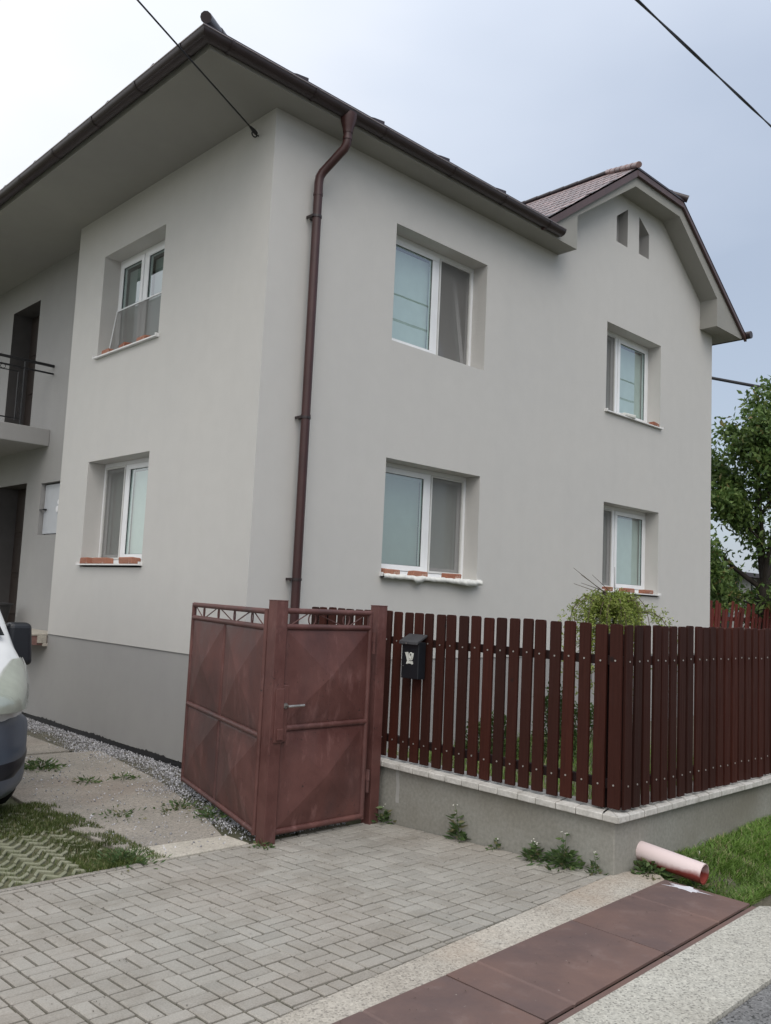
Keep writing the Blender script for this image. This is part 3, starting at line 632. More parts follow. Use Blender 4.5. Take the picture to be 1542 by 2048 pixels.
# downpipe with swan neck
dp = MB(); dx, dy = .50, -.095
dp.tube([(.64, gy, 6.60), (.64, gy, 6.53), (.64, gy, 6.45), (.64, gy, 6.40)], [.088, .080, .056, .05], 16, False)
dp.tube([(.64, gy, 6.50), (.64, gy, 6.34), (.637, gy + .008, 6.29), (.625, gy + .03, 6.24), (.605, gy + .065, 6.20), (.545, -.165, 6.07), (.52, -.125, 6.02), (.505, -.102, 5.97), (dx, dy, 5.90), (dx, dy, 5.7), (dx, dy, -.1)], .045, 14)
for z in (6.36, 5.80, 3.52): dp.tube([(.637 if z > 6 else dx, gy if z > 6 else dy, z - .03), (.637 if z > 6 else dx, gy if z > 6 else dy, z)], .049, 14)
down = obj('downpipe', dp, 'brown_pipe', house, smooth=True)
for z in (5.55, 3.49, 1.9):
    cl = MB(); cl.tube([(dx, dy, z - .012), (dx, dy, z + .012)], .052, 14); cl.box(dx - .064, dx - .045, dy - .012, dy + .09, z - .012, z + .012); cl.box(dx - .02, dx + .02, dy, .01, z - .01, z + .01)
    obj('pipe_clamp', cl, 'brown_metal', down)
# ---------------- windows: local u along the wall (right as seen from outside), n outwards, w up
def frame(mb, u0, u1, w0, w1, b, n0, n1):
    mb.box(u0, u1, n0, n1, w0, w0 + b); mb.box(u0, u1, n0, n1, w1 - b, w1); mb.box(u0, u0 + b, n0, n1, w0 + b, w1 - b); mb.box(u1 - b, u1, n0, n1, w0 + b, w1 - b)
def pane(u0, u1, w0, w1, n):
    m = MB(); m.poly([(u0, n, w0), (u1, n, w0), (u1, n, w1), (u0, n, w1)]); return m
def window(mx, w, h, mull, kinds, lbl, tilt=None, blinds=('slat', 'slat'), sill=True):
    f = MB(); b = .05
    frame(f, 0, w, 0, h, b, -.07, 0); f.box(mull - .03, mull + .03, -.07, 0.001, b, h - b)
    wn = obj('window', f, 'pvc', house, bevel=.004); wn.matrix_local = mx; wn['label'] = lbl
    halves = [(b, mull - .03), (mull + .03, w - b)]
    for (a, c_), kd, bl in zip(halves, kinds, blinds):
        g = .004
        if kd == 'screen':
            sf = MB(); frame(sf, a + g, c_ - g, b + g, h - b - g, .022, -.02, .008); s_ = obj('screen_frame', sf, 'alu', wn)
            obj('insect_screen', pane(a + .02, c_ - .02, b + .02, h - b - .02, -.006), 'screen', wn)
        n1 = .012 if kd == 'sash' else -.03
        sh = MB(); frame(sh, a + g, c_ - g, b + g, h - b - g, .062, n1 - .06, n1); 
        gl_ = pane(a + .06, c_ - .06, b + .06, h - b - .06, n1 - .022)
        gk = MB(); frame(gk, a + .064, c_ - .064, b + .064, h - b - .064, .006, n1 - .021, n1 - .012)
        if kd == 'tilt':
            tm = Matrix.Translation((0, n1 - .02, b)) @ Matrix.Rotation(R(9), 4, 'X') @ Matrix.Translation((0, -n1 - .0, -b))
            for q in (sh, gl_, gk): q.v = [tuple(tm @ Vector(p)) for p in q.v]
        if kd in ('tilt',):
            sf = MB(); frame(sf, a + g, c_ - g, b + g, h - b - g, .022, -.02, .008); obj('screen_frame', sf, 'alu', wn)
            obj('insect_screen', pane(a + .02, c_ - .02, b + .02, h - b - .02, -.006), 'screen', wn)
        s_ = obj('sash', sh, 'pvc', wn, bevel=.004); obj('gasket', gk, 'van_black', wn); obj('glass_pane', gl_, 'glass', wn)
        if kd != 'tilt':
            bm_ = MB(); n2 = n1 - .085
            if bl == 'slat':
                k_ = int((h - .25) / .021)
                for q in range(k_):
                    z = b + .07 + q * .021; bm_.add([(a + .055, n2 + .008, z), (c_ - .055, n2 + .008, z), (c_ - .055, n2 - .004, z + .023), (a + .055, n2 - .004, z + .023)], [(0, 1, 2, 3)])
                bm_.box(a + .05, c_ - .05, n2 - .012, n2 + .012, h - b - .10, h - b - .062)
                obj('blind', bm_, 'blind_mid', wn)
            elif bl == 'curt':
                bm_.box(a + .045, c_ - .045, n2 - .03, n2 - .02, b + .05, h - b - .085); obj('blind', bm_, 'blind_dark', wn)
                lo = .72 if a < .1 else .12; bm_ = MB(); bm_.box(a + (c_ - a) * lo, c_ - .06, n2 + .03, n2 + .034, b + .06, b + .06 + (h - .2) * .5); obj('curtain', bm_, 'curtain', wn)
            elif bl == 'flat':
                bm_.box(a + .045, c_ - .045, n2 - .01, n2, b + .05, h - b - .085); obj('blind', bm_, 'blind', wn)
            elif bl == 'half':
                bm_.box(a + .045, c_ - .045, n2 - .03, n2 - .02, b + .05, h - b - .085); obj('blind', bm_, 'dark_room', wn)  # no real blind here: dark panel standing in for the unlit room
                bm_ = MB(); lo, hi = (.66, .9) if a < mull - .1 and a < .1 else (0, .9); bm_.box(a + (c_ - a) * lo, c_ - .05, n2 - .005, n2, b + .06, b + .06 + (h - .2) * .52); obj('curtain', bm_, 'curtain', wn)
    dk = MB(); dk.box(.0, w, -.32, -.31, 0, h); obj('room_back', dk, 'dark_room', wn)
    if sill:
        s = MB(); s.prism([(0, -.0), (D + .045, -.012), (D + .045, -.028), (0, -.018)], lambda a, b_, d: (d, a, b_), -.012, w + .012); 
        s.box(-.024, -.012, 0, D + .05, -.03, .012); s.box(w + .012, w + .024, 0, D + .05, -.03, .012)
        obj('sill', s, 'white_sill', wn)
    return wn
def mxF(x, z): return Matrix(((1, 0, 0, x), (0, -1, 0, D), (0, 0, 1, z), (0, 0, 0, 1)))
def mxL(y, z): return Matrix(((0, -1, 0, D), (-1, 0, 0, y), (0, 0, 1, z), (0, 0, 0, 1)))
# mirror-free frames: u to the right, n outwards, w up (determinant kept positive by flipping the side walls, faces are double sided)
wA, hU, hL = HA[1] - HA[0], ZU1 - ZU0, ZL1 - ZL0 - .05
window(mxF(HA[0], ZU0), wA, hU, .92, ('sash', 'tilt'), 'upper street window with its right sash tilted inwards', blinds=('flat', 'flat'), sill=False)
window(mxF(HA[0], ZL0 + .05), wA, hL, .92, ('sash', 'screen'), 'lower street window with green tinted blind and rough white sill', blinds=('slat', 'flat'))
wB = HB[1] - HB[0]
window(mxF(HB[0], ZU0 + .03), wB, hU - .03, .62, ('screen', 'sash'), 'upper window under the gable', blinds=('half', 'flat'))
window(mxF(HB[0], ZL0 + .05), wB, hL, .62, ('screen', 'sash'), 'lower window behind the weeping shrub', blinds=('flat', 'flat'))
wC = HC[1] - HC[0]
cw = window(mxL(HC[1], ZU0 + .03), wC, hU - .03, .68, ('sash', 'sash'), 'upper side window with a half height insect screen', blinds=('curt', 'curt'))
s = MB(); frame(s, .05, wC - .05, .02, .64, .018, 0, .012); s.v = [(x, y + .02 + (.64 - z) * .13, z) for x, y, z in s.v]; obj('screen_frame', s, 'pvc', cw)
s = pane(.06, wC - .06, .03, .63, .006); s.v = [(x, y + .02 + (.64 - z) * .13, z) for x, y, z in s.v]; obj('insect_screen', s, 'screen', cw)
window(mxL(HC[1], ZL0 + .05), wC, hL, .60, ('screen', 'sash'), 'lower side window with a row of bricks on its sill', blinds=('flat', 'flat'))
# loose bricks on the sills
GB = 'loose bricks holding down the window sills'
def brick(x, y, z, rz, l, w, h, label):
    m = MB(); n = 3; rr = random.Random(label)
    m.box(-l / 2, l / 2, -w / 2, w / 2, 0, h); m.v = [(a + rr.uniform(-.008, .008), b + rr.uniform(-.006, .006), c + (rr.uniform(-.006, .006) if c > 0 else 0)) for a, b, c in m.v]
    o = obj('brick', m, 'brick', bevel=.012, seg=3); o.location = (x, y, z); o.rotation_euler = (0, 0, rz); return tag(o, label, 'brick', GB)
zs = ZL0 + .05 - .012
for x, l, lab in ((1.86, .22, 'orange red brick on the lower street window sill, nearest the downpipe'), (2.30, .24, 'dark worn brick in the middle of the lower street window sill'), (2.86, .24, 'smooth pale red brick at the right of the lower street window sill')): brick(x, .02, zs + .005, rnd.gauss(0, .05), l, .11, .062, lab)
for x, l, lab in ((6.17, .2, 'red brick at the left of the sill behind the weeping shrub'), (6.72, .27, 'middle red brick of the sill behind the weeping shrub'), (7.28, .28, 'red brick with white mortar at the right of the sill behind the weeping shrub')): brick(x, .02, zs, rnd.gauss(0, .05), l, .11, .062, lab)
zu = ZU0 + .03 - .014
brick(7.42, .01, zu, .1, .2, .1, .06, 'red brick at the right of the sill under the gable')
o = brick(6.62, .0, zu, -.1, .28, .12, .05, 'white lump of mortar on the sill under the gable'); o.name = 'mortar_lump'; o.data.materials[0] = M['mortar']; o['category'] = 'mortar'; del o['group']
for y, l, lab in ((3.42, .24, 'mortar stained brick at the far left of the lower side window sill'), (3.02, .34, 'middle brick of the lower side window sill with pale mortar'), (2.36, .36, 'long red brick at the right of the lower side window sill')): brick(.02, y, zs, R(90) + rnd.gauss(0, .04), l, .11, .075, lab)
for y, l, lab in ((3.30, .22, 'pale mortar covered brick at the left of the upper side window sill'), (2.88, .22, 'middle red brick of the upper side window sill'), (2.42, .24, 'dark red brick at the right of the upper side window sill')): brick(.02, y, zu, R(90) + rnd.gauss(0, .1), l, .1, .06, lab)
# ragged white foam on the lower street sill
m = MB(); rr = random.Random(9); xs = np.linspace(HA[0] - .015, HA[1] + .02, 40)
lowp = [-.035 - .012 * rr.random() - .05 * math.exp(-((x - 2.23) / .05) ** 2) - .03 * math.exp(-((x - 3.05) / .2) ** 2) for x in xs]
upp = [.004 + .012 * rr.random() for x in xs]; yo = [-.06 - .02 * rr.random() - .025 * math.exp(-((x - 3.05) / .2) ** 2) for x in xs]; n = len(xs)
vs = [(x, .19, zs + .012) for x in xs] + [(x, y + .01, zs + a) for x, y, a in zip(xs, yo, upp)] + [(x, y, zs + b) for x, y, b in zip(xs, yo, lowp)] + [(x, -.002, zs - .03) for x in xs]
m.add(vs, [(k * n + i, k * n + i + 1, (k + 1) * n + i + 1, (k + 1) * n + i) for k in range(3) for i in range(n - 1)])
obj('sill_foam', m, 'mortar', house, smooth='all', label='ragged white foam under the lower street window')
# ---------------- recess: balcony, doors, meter box, landing
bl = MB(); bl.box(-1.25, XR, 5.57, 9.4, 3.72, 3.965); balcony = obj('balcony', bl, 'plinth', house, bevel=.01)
ra = MB(); yR = 5.62
for z, r_ in ((4.905, .022), (4.79, .014)): ra.tube([(XR - .005, yR, z), (-1.2, yR, z), (-1.2, 9.3, z)], r_, 8)
ra.tube([(-.12, yR, 3.97), (-.12, yR, 4.90)], .014, 8); ra.tube([(-.2, yR, 4.72), (-.2, yR, 4.02)], .008, 6); ra.tube([(-.2, yR, 4.72), (-1.2, yR, 4.72)], .008, 6); ra.tube([(-.12, yR, 4.05), (-1.2, yR, 4.05)], .01, 6); ra.tube([(-1.2, yR, 3.97), (-1.2, yR, 4.9)], .014, 8)
for z in (4.56, 4.34, 4.1): ra.tube([(-.16 + .03 * math.cos(a), yR, z + .038 * math.sin(a)) for a in np.linspace(0, 2 * math.pi, 13)], .005, 5)
for z0_, z1_ in ((4.52, 4.38), (4.30, 4.14)): ra.tube([(-.195, yR, z0_), (-.125, yR, z1_)], .005, 5)
for x in (-.42, -.6, -.8): ra.tube([(x + .035 * math.cos(a), yR, 4.755 + .03 * math.sin(a)) for a in np.linspace(0, 2 * math.pi, 13)], .005, 5)
for i in range(8): ra.tube([(-1.2, 6.0 + i * .42, 3.97), (-1.2, 6.0 + i * .42, 4.9)], .01, 6)
obj('balcony_railing', ra, 'black_iron', balcony, smooth=True)
for h, nm in ((dr1, 'balcony_door'), (dr2, 'front_door')):
    (a, z0_), _, (b, z1_), _ = h; m = MB(); m.box(XR + .30, XR + .34, a, b, z0_, z1_); d_ = obj(nm, m, 'door_brown', house)
    m = MB(); [m.box(XR + .285, XR + .302, a + .1, b - .1, zz, zz + .55) for zz in np.arange(z0_ + .15, z1_ - .5, .64)]; obj('door_panel', m, 'door_brown', d_, bevel=.008)
m = MB(); m.box(XR + .06, XR + .08, 4.84, 5.70, 2.46, 3.17); mbx = obj('meter_box', m, 'grey_door', house, bevel=.004)
m = MB(); m.box(XR + .02, XR + .06, 5.60, 5.66, 2.80, 2.82); m.box(XR + .0, XR + .02, 5.60, 5.72, 2.80, 2.815); obj('hook', m, 'black_iron', mbx)
m = MB(); m.disc((XR + .058, 5.20, 2.80), (-1, 0, 0), .045, .02, 14); m.disc((XR + .058, 5.17, 2.90), (-1, 0, 0), .035, .02, 14); obj('meter_dial', m, 'curtain', mbx)
m = MB(); m.box(-.30, XR, 4.40, 9, .965, 1.085); ld = obj('landing', m, 'stone_step', house)
m = MB(); m.box(-.33, XR, 4.385, 9, 1.085, 1.112); m.box(-.12, .0, 4.375, 4.4, .99, 1.085); m.box(-.05, .03, 4.372, 4.4, .95, .99); obj('landing_edge', m, 'slabpale', ld, bevel=.006)
m = MB(); m.tube([(-.06, 6.05, 1.12), (-.06, 6.05, 1.42), (-.06, 6.05, 1.425), (-.06, 6.05, 1.45)], [.14, .2, .225, .225], 16); tag(rel(m, (-.06, 6.05, 1.12)) and obj('plant_pot', m, ['pot'], smooth=True, loc=(-.06, 6.05, 1.12)), 'dark tapered plant pot standing on the landing beside the front door', 'plant pot')

# ------------------------------------------------------------------ gate posts and gates
GP = 'maroon steel gate posts'
def post(x, y, s, h, lab):
    m = MB(); m.box(-s / 2, s / 2, -s / 2, s / 2, -.1, h); m.box(-s / 2 - .003, s / 2 + .003, -s / 2 - .003, s / 2 + .003, h, h + .006)
    t = empty('gate_post', (x, y, 0), lab, 'gate post', GP); obj('post', m, 'gate', t, bevel=.006); return t
pL = post(-.895, -1.685, .10, 1.70, 'maroon square steel post between the open driveway gate and the small gate')
pR = post(.135, -1.655, .095, 1.69, 'maroon square steel post between the small gate and the picket fence')
m = MB(); m.box(-.02, .055, -.06, -.045, .70, 1.08); m.box(.0, .05, -.075, -.05, .72, .80); obj('strike_plate', m, 'gate', pL, bevel=.004)
def gate_leaf(t, w, h, cols, zr, bottom, side=-1, hinge_right=False):
    r_ = .022
    f = MB()
    f.tube([(0, 0, bottom), (0, 0, h)], r_, 10); f.tube([(w, 0, bottom), (w, 0, h)], r_, 10)
    for z in (bottom + .02, zr, h - .13, h - .015): f.tube([(0, 0, z), (w, 0, z)], r_, 10)
    for i in range(1, cols): f.tube([(w * i / cols, .0, bottom), (w * i / cols, .0, h - .13)], .014, 8)
    obj('frame', f, 'gate', t, smooth=True)
    for i in range(cols):
        for z0_, z1_ in ((bottom + .035, zr - .015), (zr + .015, h - .145)):
            a, b = w * i / cols + .016, w * (i + 1) / cols - .016; p = MB(); dpt = .045 if cols == 2 else .062
            cs = [(a, 0, z0_), (b, 0, z0_), (b, 0, z1_), (a, 0, z1_)]; ins = .022
            yy = side * .006; c2 = [(a + ins, yy, z0_ + ins), (b - ins, yy, z0_ + ins), (b - ins, yy, z1_ - ins), (a + ins, yy, z1_ - ins)]
            p.add(cs + c2 + [((a + b) / 2, side * dpt, (z0_ + z1_) / 2)], [(k, (k + 1) % 4, 4 + (k + 1) % 4, 4 + k) for k in range(4)] + [(4 + k, 4 + (k + 1) % 4, 8) for k in range(4)])
            p.add([(x, -side * .012, z) for x, y, z in cs], [(0, 1, 2, 3)])
            obj('panel', p, 'gate', t)
    orn = MB(); za, zb = h - .125, h - .02; zm = (za + zb) / 2; n = 4 if cols == 2 else 2
    for i in range(n):
        cx = w * (i + .75) / (n + .5)
        orn.tube([(cx + (.018 if cols == 2 else .034) * math.cos(q), 0, zm + .045 * math.sin(q)) for q in np.linspace(0, 2 * math.pi, 15)], .0055, 5)
    seq = [0.02] + [w * (i + .75) / (n + .5) for i in range(n)] + [w - .02]
    for i, (a, b) in enumerate(zip(seq, seq[1:])):
        orn.tube([(a + .02, 0, za if i % 2 == 0 else zb), (b - .02, 0, zb if i % 2 == 0 else za)], .005, 5)
    obj('scroll_ornament', orn, 'gate', t, smooth=True)
    hx = w if hinge_right else 0; sg = 1 if hinge_right else -1
    for z in ((h - .33, .85, .16) if cols == 2 else (h - .33, .25)):
        hg = MB(); hg.tube([(hx + sg * .032, -.02, z), (hx + sg * .032, -.02, z + .085)], .014, 8); hg.tube([(hx + sg * .032, -.02, z + .09), (hx + sg * .032, -.02, z + .17)], .017, 8); hg.box(min(hx, hx + sg * .05), max(hx, hx + sg * .05), -.018, .0, z + .1, z + .16)
        obj('hinge', hg, 'gate', t, smooth=True)
t = empty('driveway_gate', (-.93, -1.60, 0), 'rusty maroon sheet metal driveway gate leaf standing open into the yard', 'gate')
gate_leaf(t, 1.86, 1.635, 2, .735, .05, side=1)
dv = Vector((-.43 + .93, .2 + 1.60)); t.rotation_euler = (0, 0, math.atan2(dv.y, dv.x))
# local -y of the leaf must face the camera side
t2 = empty('small_gate', (-.835, -1.69, 0), 'closed maroon pedestrian gate with a lever handle between two steel posts', 'gate')
gate_leaf(t2, .845, 1.645, 1, .79, .05, hinge_right=True)
m = MB(); m.box(-.03, .05, -.028, -.012, .70, 1.10); lk = obj('lock_case', m, 'gate', t2, bevel=.004)
m = MB(); m.tube([(.025, -.03, .955), (.025, -.075, .955), (.16, -.078, .957)], .0095, 8); m.disc((.025, -.028, .955), (0, -1, 0), .02, .008, 12); obj('handle', m, 'steel', lk, smooth=True)

# ------------------------------------------------------------------ low walls with cap stones, and the picket fence
lw = empty('low_wall', (.35, -3.76, 0), 'low rendered concrete garden wall with pale cap stones around the corner', 'wall')
m = MB(); m.prism([(.25, -3.76), (9.4, -3.76), (9.4, -3.56), (.45, -3.56), (.45, -.55), (.25, -.55)], lambda a, b, d: (a, b, d), -.3, .425)
obj('wall_body', rel(m, lw.location), 'wallconc', lw, bevel=.008)
m = MB()
def capstone(p):
    n = len(p); z0_, z1_ = .427, .470 + rnd.gauss(0, .0015); g = .0015; c = (sum(a for a, _ in p) / n, sum(b for _, b in p) / n); q = [(c[0] + (a - c[0]) * (1 - g / .08), c[1] + (b - c[1]) * (1 - g / .08)) for a, b in p]
    m.prism(q, lambda a, b, d: (a, b, d), z0_, z1_)
y = -3.60
capstone([(.20, -3.815), (.50, -3.52), (.50, -3.60 + .0), (.20, -3.70)]); capstone([(.20, -3.815), (.34, -3.815), (.58, -3.52), (.50, -3.52)])
y = -3.70; ya = -3.60
while y < -.6:
    st = rnd.uniform(.15, .2); capstone([(.20, y), (.50, ya), (.50, ya + st - (.0 if y > -3.5 else .02)), (.20, y + st)]); y += st; ya += st - (.0 if ya > -3.5 else .02)
x = .34; xa = .58
while x < 9.4:
    st = rnd.uniform(.15, .2); capstone([(x, -3.815), (x + st, -3.815), (xa + st, -3.52), (xa, -3.52)]); x += st; xa += st
obj('cap', rel(m, lw.location), 'cap', lw, bevel=.006)
PW, PT = .085, .02
def picket_mb(w, h, rv):
    m = MB(); r_ = .014; hw = w / 2
    prof = [(-hw, 0), (hw, 0), (hw, h - r_)] + [(hw - r_ + r_ * math.cos(a), h - r_ + r_ * math.sin(a)) for a in (R(30), R(60), R(90))] + [(-hw + r_ + r_ * math.cos(a), h - r_ + r_ * math.sin(a)) for a in (R(90), R(120), R(150))] + [(-hw, h - r_)]
    m.prism(prof, lambda a, b, d: (a, d, b), 0, PT)
    return m
def make_fence(name, org, ang, n, pitch, lab, first=0):
    t = empty(name, org, lab, 'fence', None); t.rotation_euler = (0, 0, ang)
    L_ = n * pitch
    for z in (.93, .145):
        rl = MB(); rl.box(.03, L_ - .02, PT, PT + .04, z - .03, z + .03); obj('rail', rl, 'rail', t, bevel=.004)
    for i in (np.array([1, n - 2]) + .5) * pitch:
        ps = MB(); ps.box(i - .025, i + .025, PT + .041, PT + .1, -.03, 1.1); obj('post', ps, 'rail', t, bevel=.004)
    base = obj('picket', picket_mb(PW, 1.165, 0), 'picket', t, bevel=.003); base.location = (pitch / 2, 0, 0)
    sbs = []
    for z in (.93, .145):
        scm = MB(); scm.disc((0, 0, z), (0, -1, 0), .006, .003, 8); sbs.append(obj('screw_head', scm, 'screw', base))
    for i in range(n):
        p = base if i == 0 else base.copy()
        if i: C.objects.link(p); p.parent = t
        p.location = (pitch * (i + .5) + rnd.gauss(0, .003), rnd.gauss(0, .0015), rnd.gauss(0, .003)); p.rotation_euler = (rnd.gauss(0, .003), rnd.gauss(0, .003), 0); p.scale = (rnd.uniform(.97, 1.03), 1, 1)
        if i:
            for sb in sbs: s_ = sb.copy(); C.objects.link(s_); s_.parent = p
    return t
# run along the driveway: seen from -x, local u runs from the house towards the street
fa = make_fence('picket_fence', (.30, -.575, .487), R(-90), 27, .1185, 'dark brown wooden picket fence facing the driveway with a mailbox hung on it')
fb = make_fence('picket_fence', (.312, -3.775, .487), 0, 40, .1185, 'dark brown wooden picket fence along the street above the grass')
m = MB(); rr = random.Random(4); zz = np.linspace(.17, .415, 9); vs = [(-.1008, 1.90 + .012 * rr.random(), z) for z in zz] + [(-.1008, 1.935 + .012 * rr.random(), z) for z in zz]
m.add(vs, [(k, k + 1, 10 + k, 9 + k) for k in range(8)]); m.v = [(x - .0, y, z) for x, y, z in m.v]; obj('lime_streak', m, 'limewash', lw, label='pale lime streak')
# mailbox
mbx = empty('mailbox', (.29, -1.955, 1.14), 'black metal mailbox with a silver post horn emblem hanging on the picket fence', 'mailbox')
mw = .185
m = MB(); m.box(-.085, -.003, -mw / 2, mw / 2, 0, .285); bd = obj('body', m, 'mail_black', mbx, bevel=.006)
m = MB(); m.prism([(-.115, .265), (-.112, .288), (-.0, .345), (-.0, .33), (-.1, .275)], lambda a, b, d: (a, d, b), -mw / 2 - .008, mw / 2 + .008); obj('lid', m, 'mail_lid', mbx, bevel=.003)
m = MB(); m.box(-.088, -.084, -.062, -.01, .215, .227); obj('name_slot', m, 'van_black', bd)
m = MB(); X = -.0865
def em(pts): m.prism(pts, lambda a, b, d: (d, -a, b), X - .003, X + .002)
em([(-.052, .2), (-.02, .205), (-.004, .165), (.0, .14), (-.026, .135), (-.033, .158)]); em([(.0, .14), (.004, .17), (.026, .198), (.042, .2), (.036, .165), (.028, .145)]); em([(-.026, .137), (.03, .137), (.038, .115), (.028, .11), (.018, .117), (-.014, .117), (-.026, .11), (-.036, .115)])
m.tube([(X - .001, -(.012 + .015 * math.cos(q)), .178 + .022 * math.sin(q)) for q in np.linspace(0, 2 * math.pi, 17)], .006, 6)
obj('emblem', m, 'emblem', bd)
m = MB(); m.disc((-.085, .088, .012), (-1, 0, 0), .006, .004, 8); m.disc((-.085, .07, .095), (-1, 0, 0), .004, .004, 8); m.disc((-.112, .02, .272), (-1, 0, 0), .006, .003, 8); obj('rivet', m, 'steel', bd)

# ------------------------------------------------------------------ drain pipe sticking out of the wall
m = MB(); Lp = .44
for rr_, nn in ((.062, 0), (.056, 1)): m.tube([(0, .06, 0), (0, -Lp, -.045)], rr_, 24, False)
a = [(.062 * math.cos(q), -Lp, -.045 + .062 * math.sin(q)) for q in np.linspace(0, 2 * math.pi, 25)[:-1]]; b = [(.056 * math.cos(q), -Lp, -.045 + .056 * math.sin(q)) for q in np.linspace(0, 2 * math.pi, 25)[:-1]]
m.add(a + b, [(k, (k + 1) % 24, 24 + (k + 1) % 24, 24 + k) for k in range(24)])
dpz = .205
tag(obj('drain_pipe', m, 'pipe', smooth=True, loc=(.575, -3.75, dpz)), 'faded pink red plastic drain pipe sticking out of the low wall over the grass', 'pipe')

# ------------------------------------------------------------------ plants
def leaves_mesh(pts, dirs, ln, wd, droop=.3):
    n = len(pts); p = np.asarray(pts, float); d = np.asarray(dirs, float); d[:, 2] -= droop * rs.rand(n); d /= np.linalg.norm(d, axis=1)[:, None] + 1e-9
    s = np.cross(d, rs.normal(0, 1, (n, 3))); s /= np.linalg.norm(s, axis=1)[:, None] + 1e-9; nn = np.cross(s, d)
    l = (ln * (.6 + .7 * rs.rand(n)))[:, None]; w_ = (wd * (.6 + .7 * rs.rand(n)))[:, None]
    v = np.stack([p, p + d * l * .45 + s * w_ + nn * w_ * .35, p + d * l - nn * l * .12, p + d * l * .45 - s * w_ + nn * w_ * .35], 1).reshape(-1, 3)
    k = np.arange(n)[:, None] * 4; return v, np.concatenate([k + np.array([[0, 1, 2]]), k + np.array([[0, 2, 3]])], 0)
def unit(n): 
    a = rs.normal(0, 1, (n, 3)); return a / np.linalg.norm(a, axis=1)[:, None]
def tree(loc, H, fork, spread, lab, leafn, ln, wd, mat='leaf', seed=1, cat='tree', group=None, tr=.11, name='tree'):
    rr = random.Random(seed); t = empty(name, loc, lab, cat, group); m = MB(); tips = []
    def grow(p, d, l, r_, lv):
        pts = [p]; q = p.copy(); k = 4
        for i in range(k):
            d = (d + Vector((rr.gauss(0, .10), rr.gauss(0, .10), .05))).normalized(); q = q + d * (l / k); pts.append(q.copy())
            if lv >= 2 or i > 0: tips.append((q.copy(), d.copy(), lv))
        m.tube(pts, [r_ * (1 - .5 * i / k) for i in range(k + 1)], 6, False)
        if lv < 4 and l > .18:
            for j in range(3 if lv < 3 else 2):
                b = pts[rr.randint(2, k)]; a = rr.uniform(0, 6.28); tl = rr.uniform(.4, .8)
                ax = d.orthogonal().normalized(); ax.rotate(Matrix.Rotation(a, 3, d)); nd = (d * math.cos(tl) + ax * math.sin(tl)).normalized()
                grow(b, nd, l * rr.uniform(.5, .75), r_ * .5, lv + 1)
    m.tube([(0, 0, -.2), (.02, 0, fork * .5), (0, .03, fork)], [tr * 1.15, tr, tr * .9], 9, False)
    for i in range(6):
        a = i / 6 * 6.28 + rr.uniform(-.3, .3); tl = rr.uniform(.12, .75) * spread
        grow(Vector((0, 0, fork * rr.uniform(.86, 1))), Vector((math.cos(a) * math.sin(tl), math.sin(a) * math.sin(tl), math.cos(tl))), (H - fork) * rr.uniform(.55, .78), tr * .5, 1)
    for i in range(7):
        a = i * .9 + .2; grow(Vector((0, 0, fork * rr.uniform(.62, .85))), Vector((math.cos(a), math.sin(a), rr.uniform(-.02, .3))).normalized(), (H - fork) * rr.uniform(.4, .55), tr * .22, 2)
    obj('trunk', m, 'bark', t, smooth='all')
    idx = rs.randint(0, len(tips), leafn); P_ = np.array([tuple(tips[i][0]) for i in idx]) + rs.normal(0, .13, (leafn, 3)); Dd = unit(leafn) * .9 + np.array([tuple(tips[i][1]) for i in idx]) * .5
    v, f = leaves_mesh(P_, Dd, ln, wd, 1.0); fast('crown', v, f, mat, t); return t
tree((14.35, 1.2, .1), 5.45, 2.5, 1.2, 'leafy cherry tree with dark trunk standing behind the house corner', 36000, .145, .034, seed=5, tr=.13)
# weeping shrub inside the fence
t = empty('weeping_shrub', (3.09, -2.0, .12), 'bright green weeping shrub with arching shoots rising above the fence corner', 'shrub')
m = MB(); m.tube([(0, 0, -.1), (.02, .01, .8), (0, 0, 1.6)], [.028, .024, .022], 8); P_ = []; Dd = []; rr = random.Random(12)
for i in range(95):
    a = rr.uniform(0, 6.28); reach = rr.uniform(.06, .46) if i > 16 else rr.uniform(.42, .66); rise = rr.uniform(.05, .26) * (1 if i > 8 else .9); drop = rr.uniform(.5, 1.7); pts = []
    for k in range(11):
        s_ = k / 10; x = reach * math.sin(min(1, s_ * 1.5) * 1.57); z = 1.58 + rise * math.sin(min(1., s_ * 2.2) * 3.14 * .55) - drop * max(0, s_ - .28) ** 1.35
        pts.append(Vector((x * math.cos(a), x * math.sin(a), max(.1, z))))
    if i % 2 == 0: m.tube(pts, [.006 - .0035 * k / 10 for k in range(11)], 4, False)
    if i in (9, 10, 11, 12): continue
    for k in range(1, 11):
        for q in range(20): P_.append(tuple(pts[k] + Vector((rr.gauss(0, .02), rr.gauss(0, .02), rr.gauss(0, .02))))); Dd.append((rr.gauss(0, 1), rr.gauss(0, 1), rr.gauss(-.1, .8)))
for i in range(6):
    a = rr.uniform(1.5, 4.2); m.tube([(0, 0, 1.6), (.1 * math.cos(a), .1 * math.sin(a), 1.78 + .05 * i / 6), (.42 * math.cos(a), .42 * math.sin(a), 1.88 + .08 * (i % 3))], [.006, .005, .002], 4, False)
obj('branch', m, 'twig', t, smooth='all'); v, f = leaves_mesh(np.array(P_), np.array(Dd), .030, .0075, .5); fast('foliage', v, f, 'shrubleaf', t)
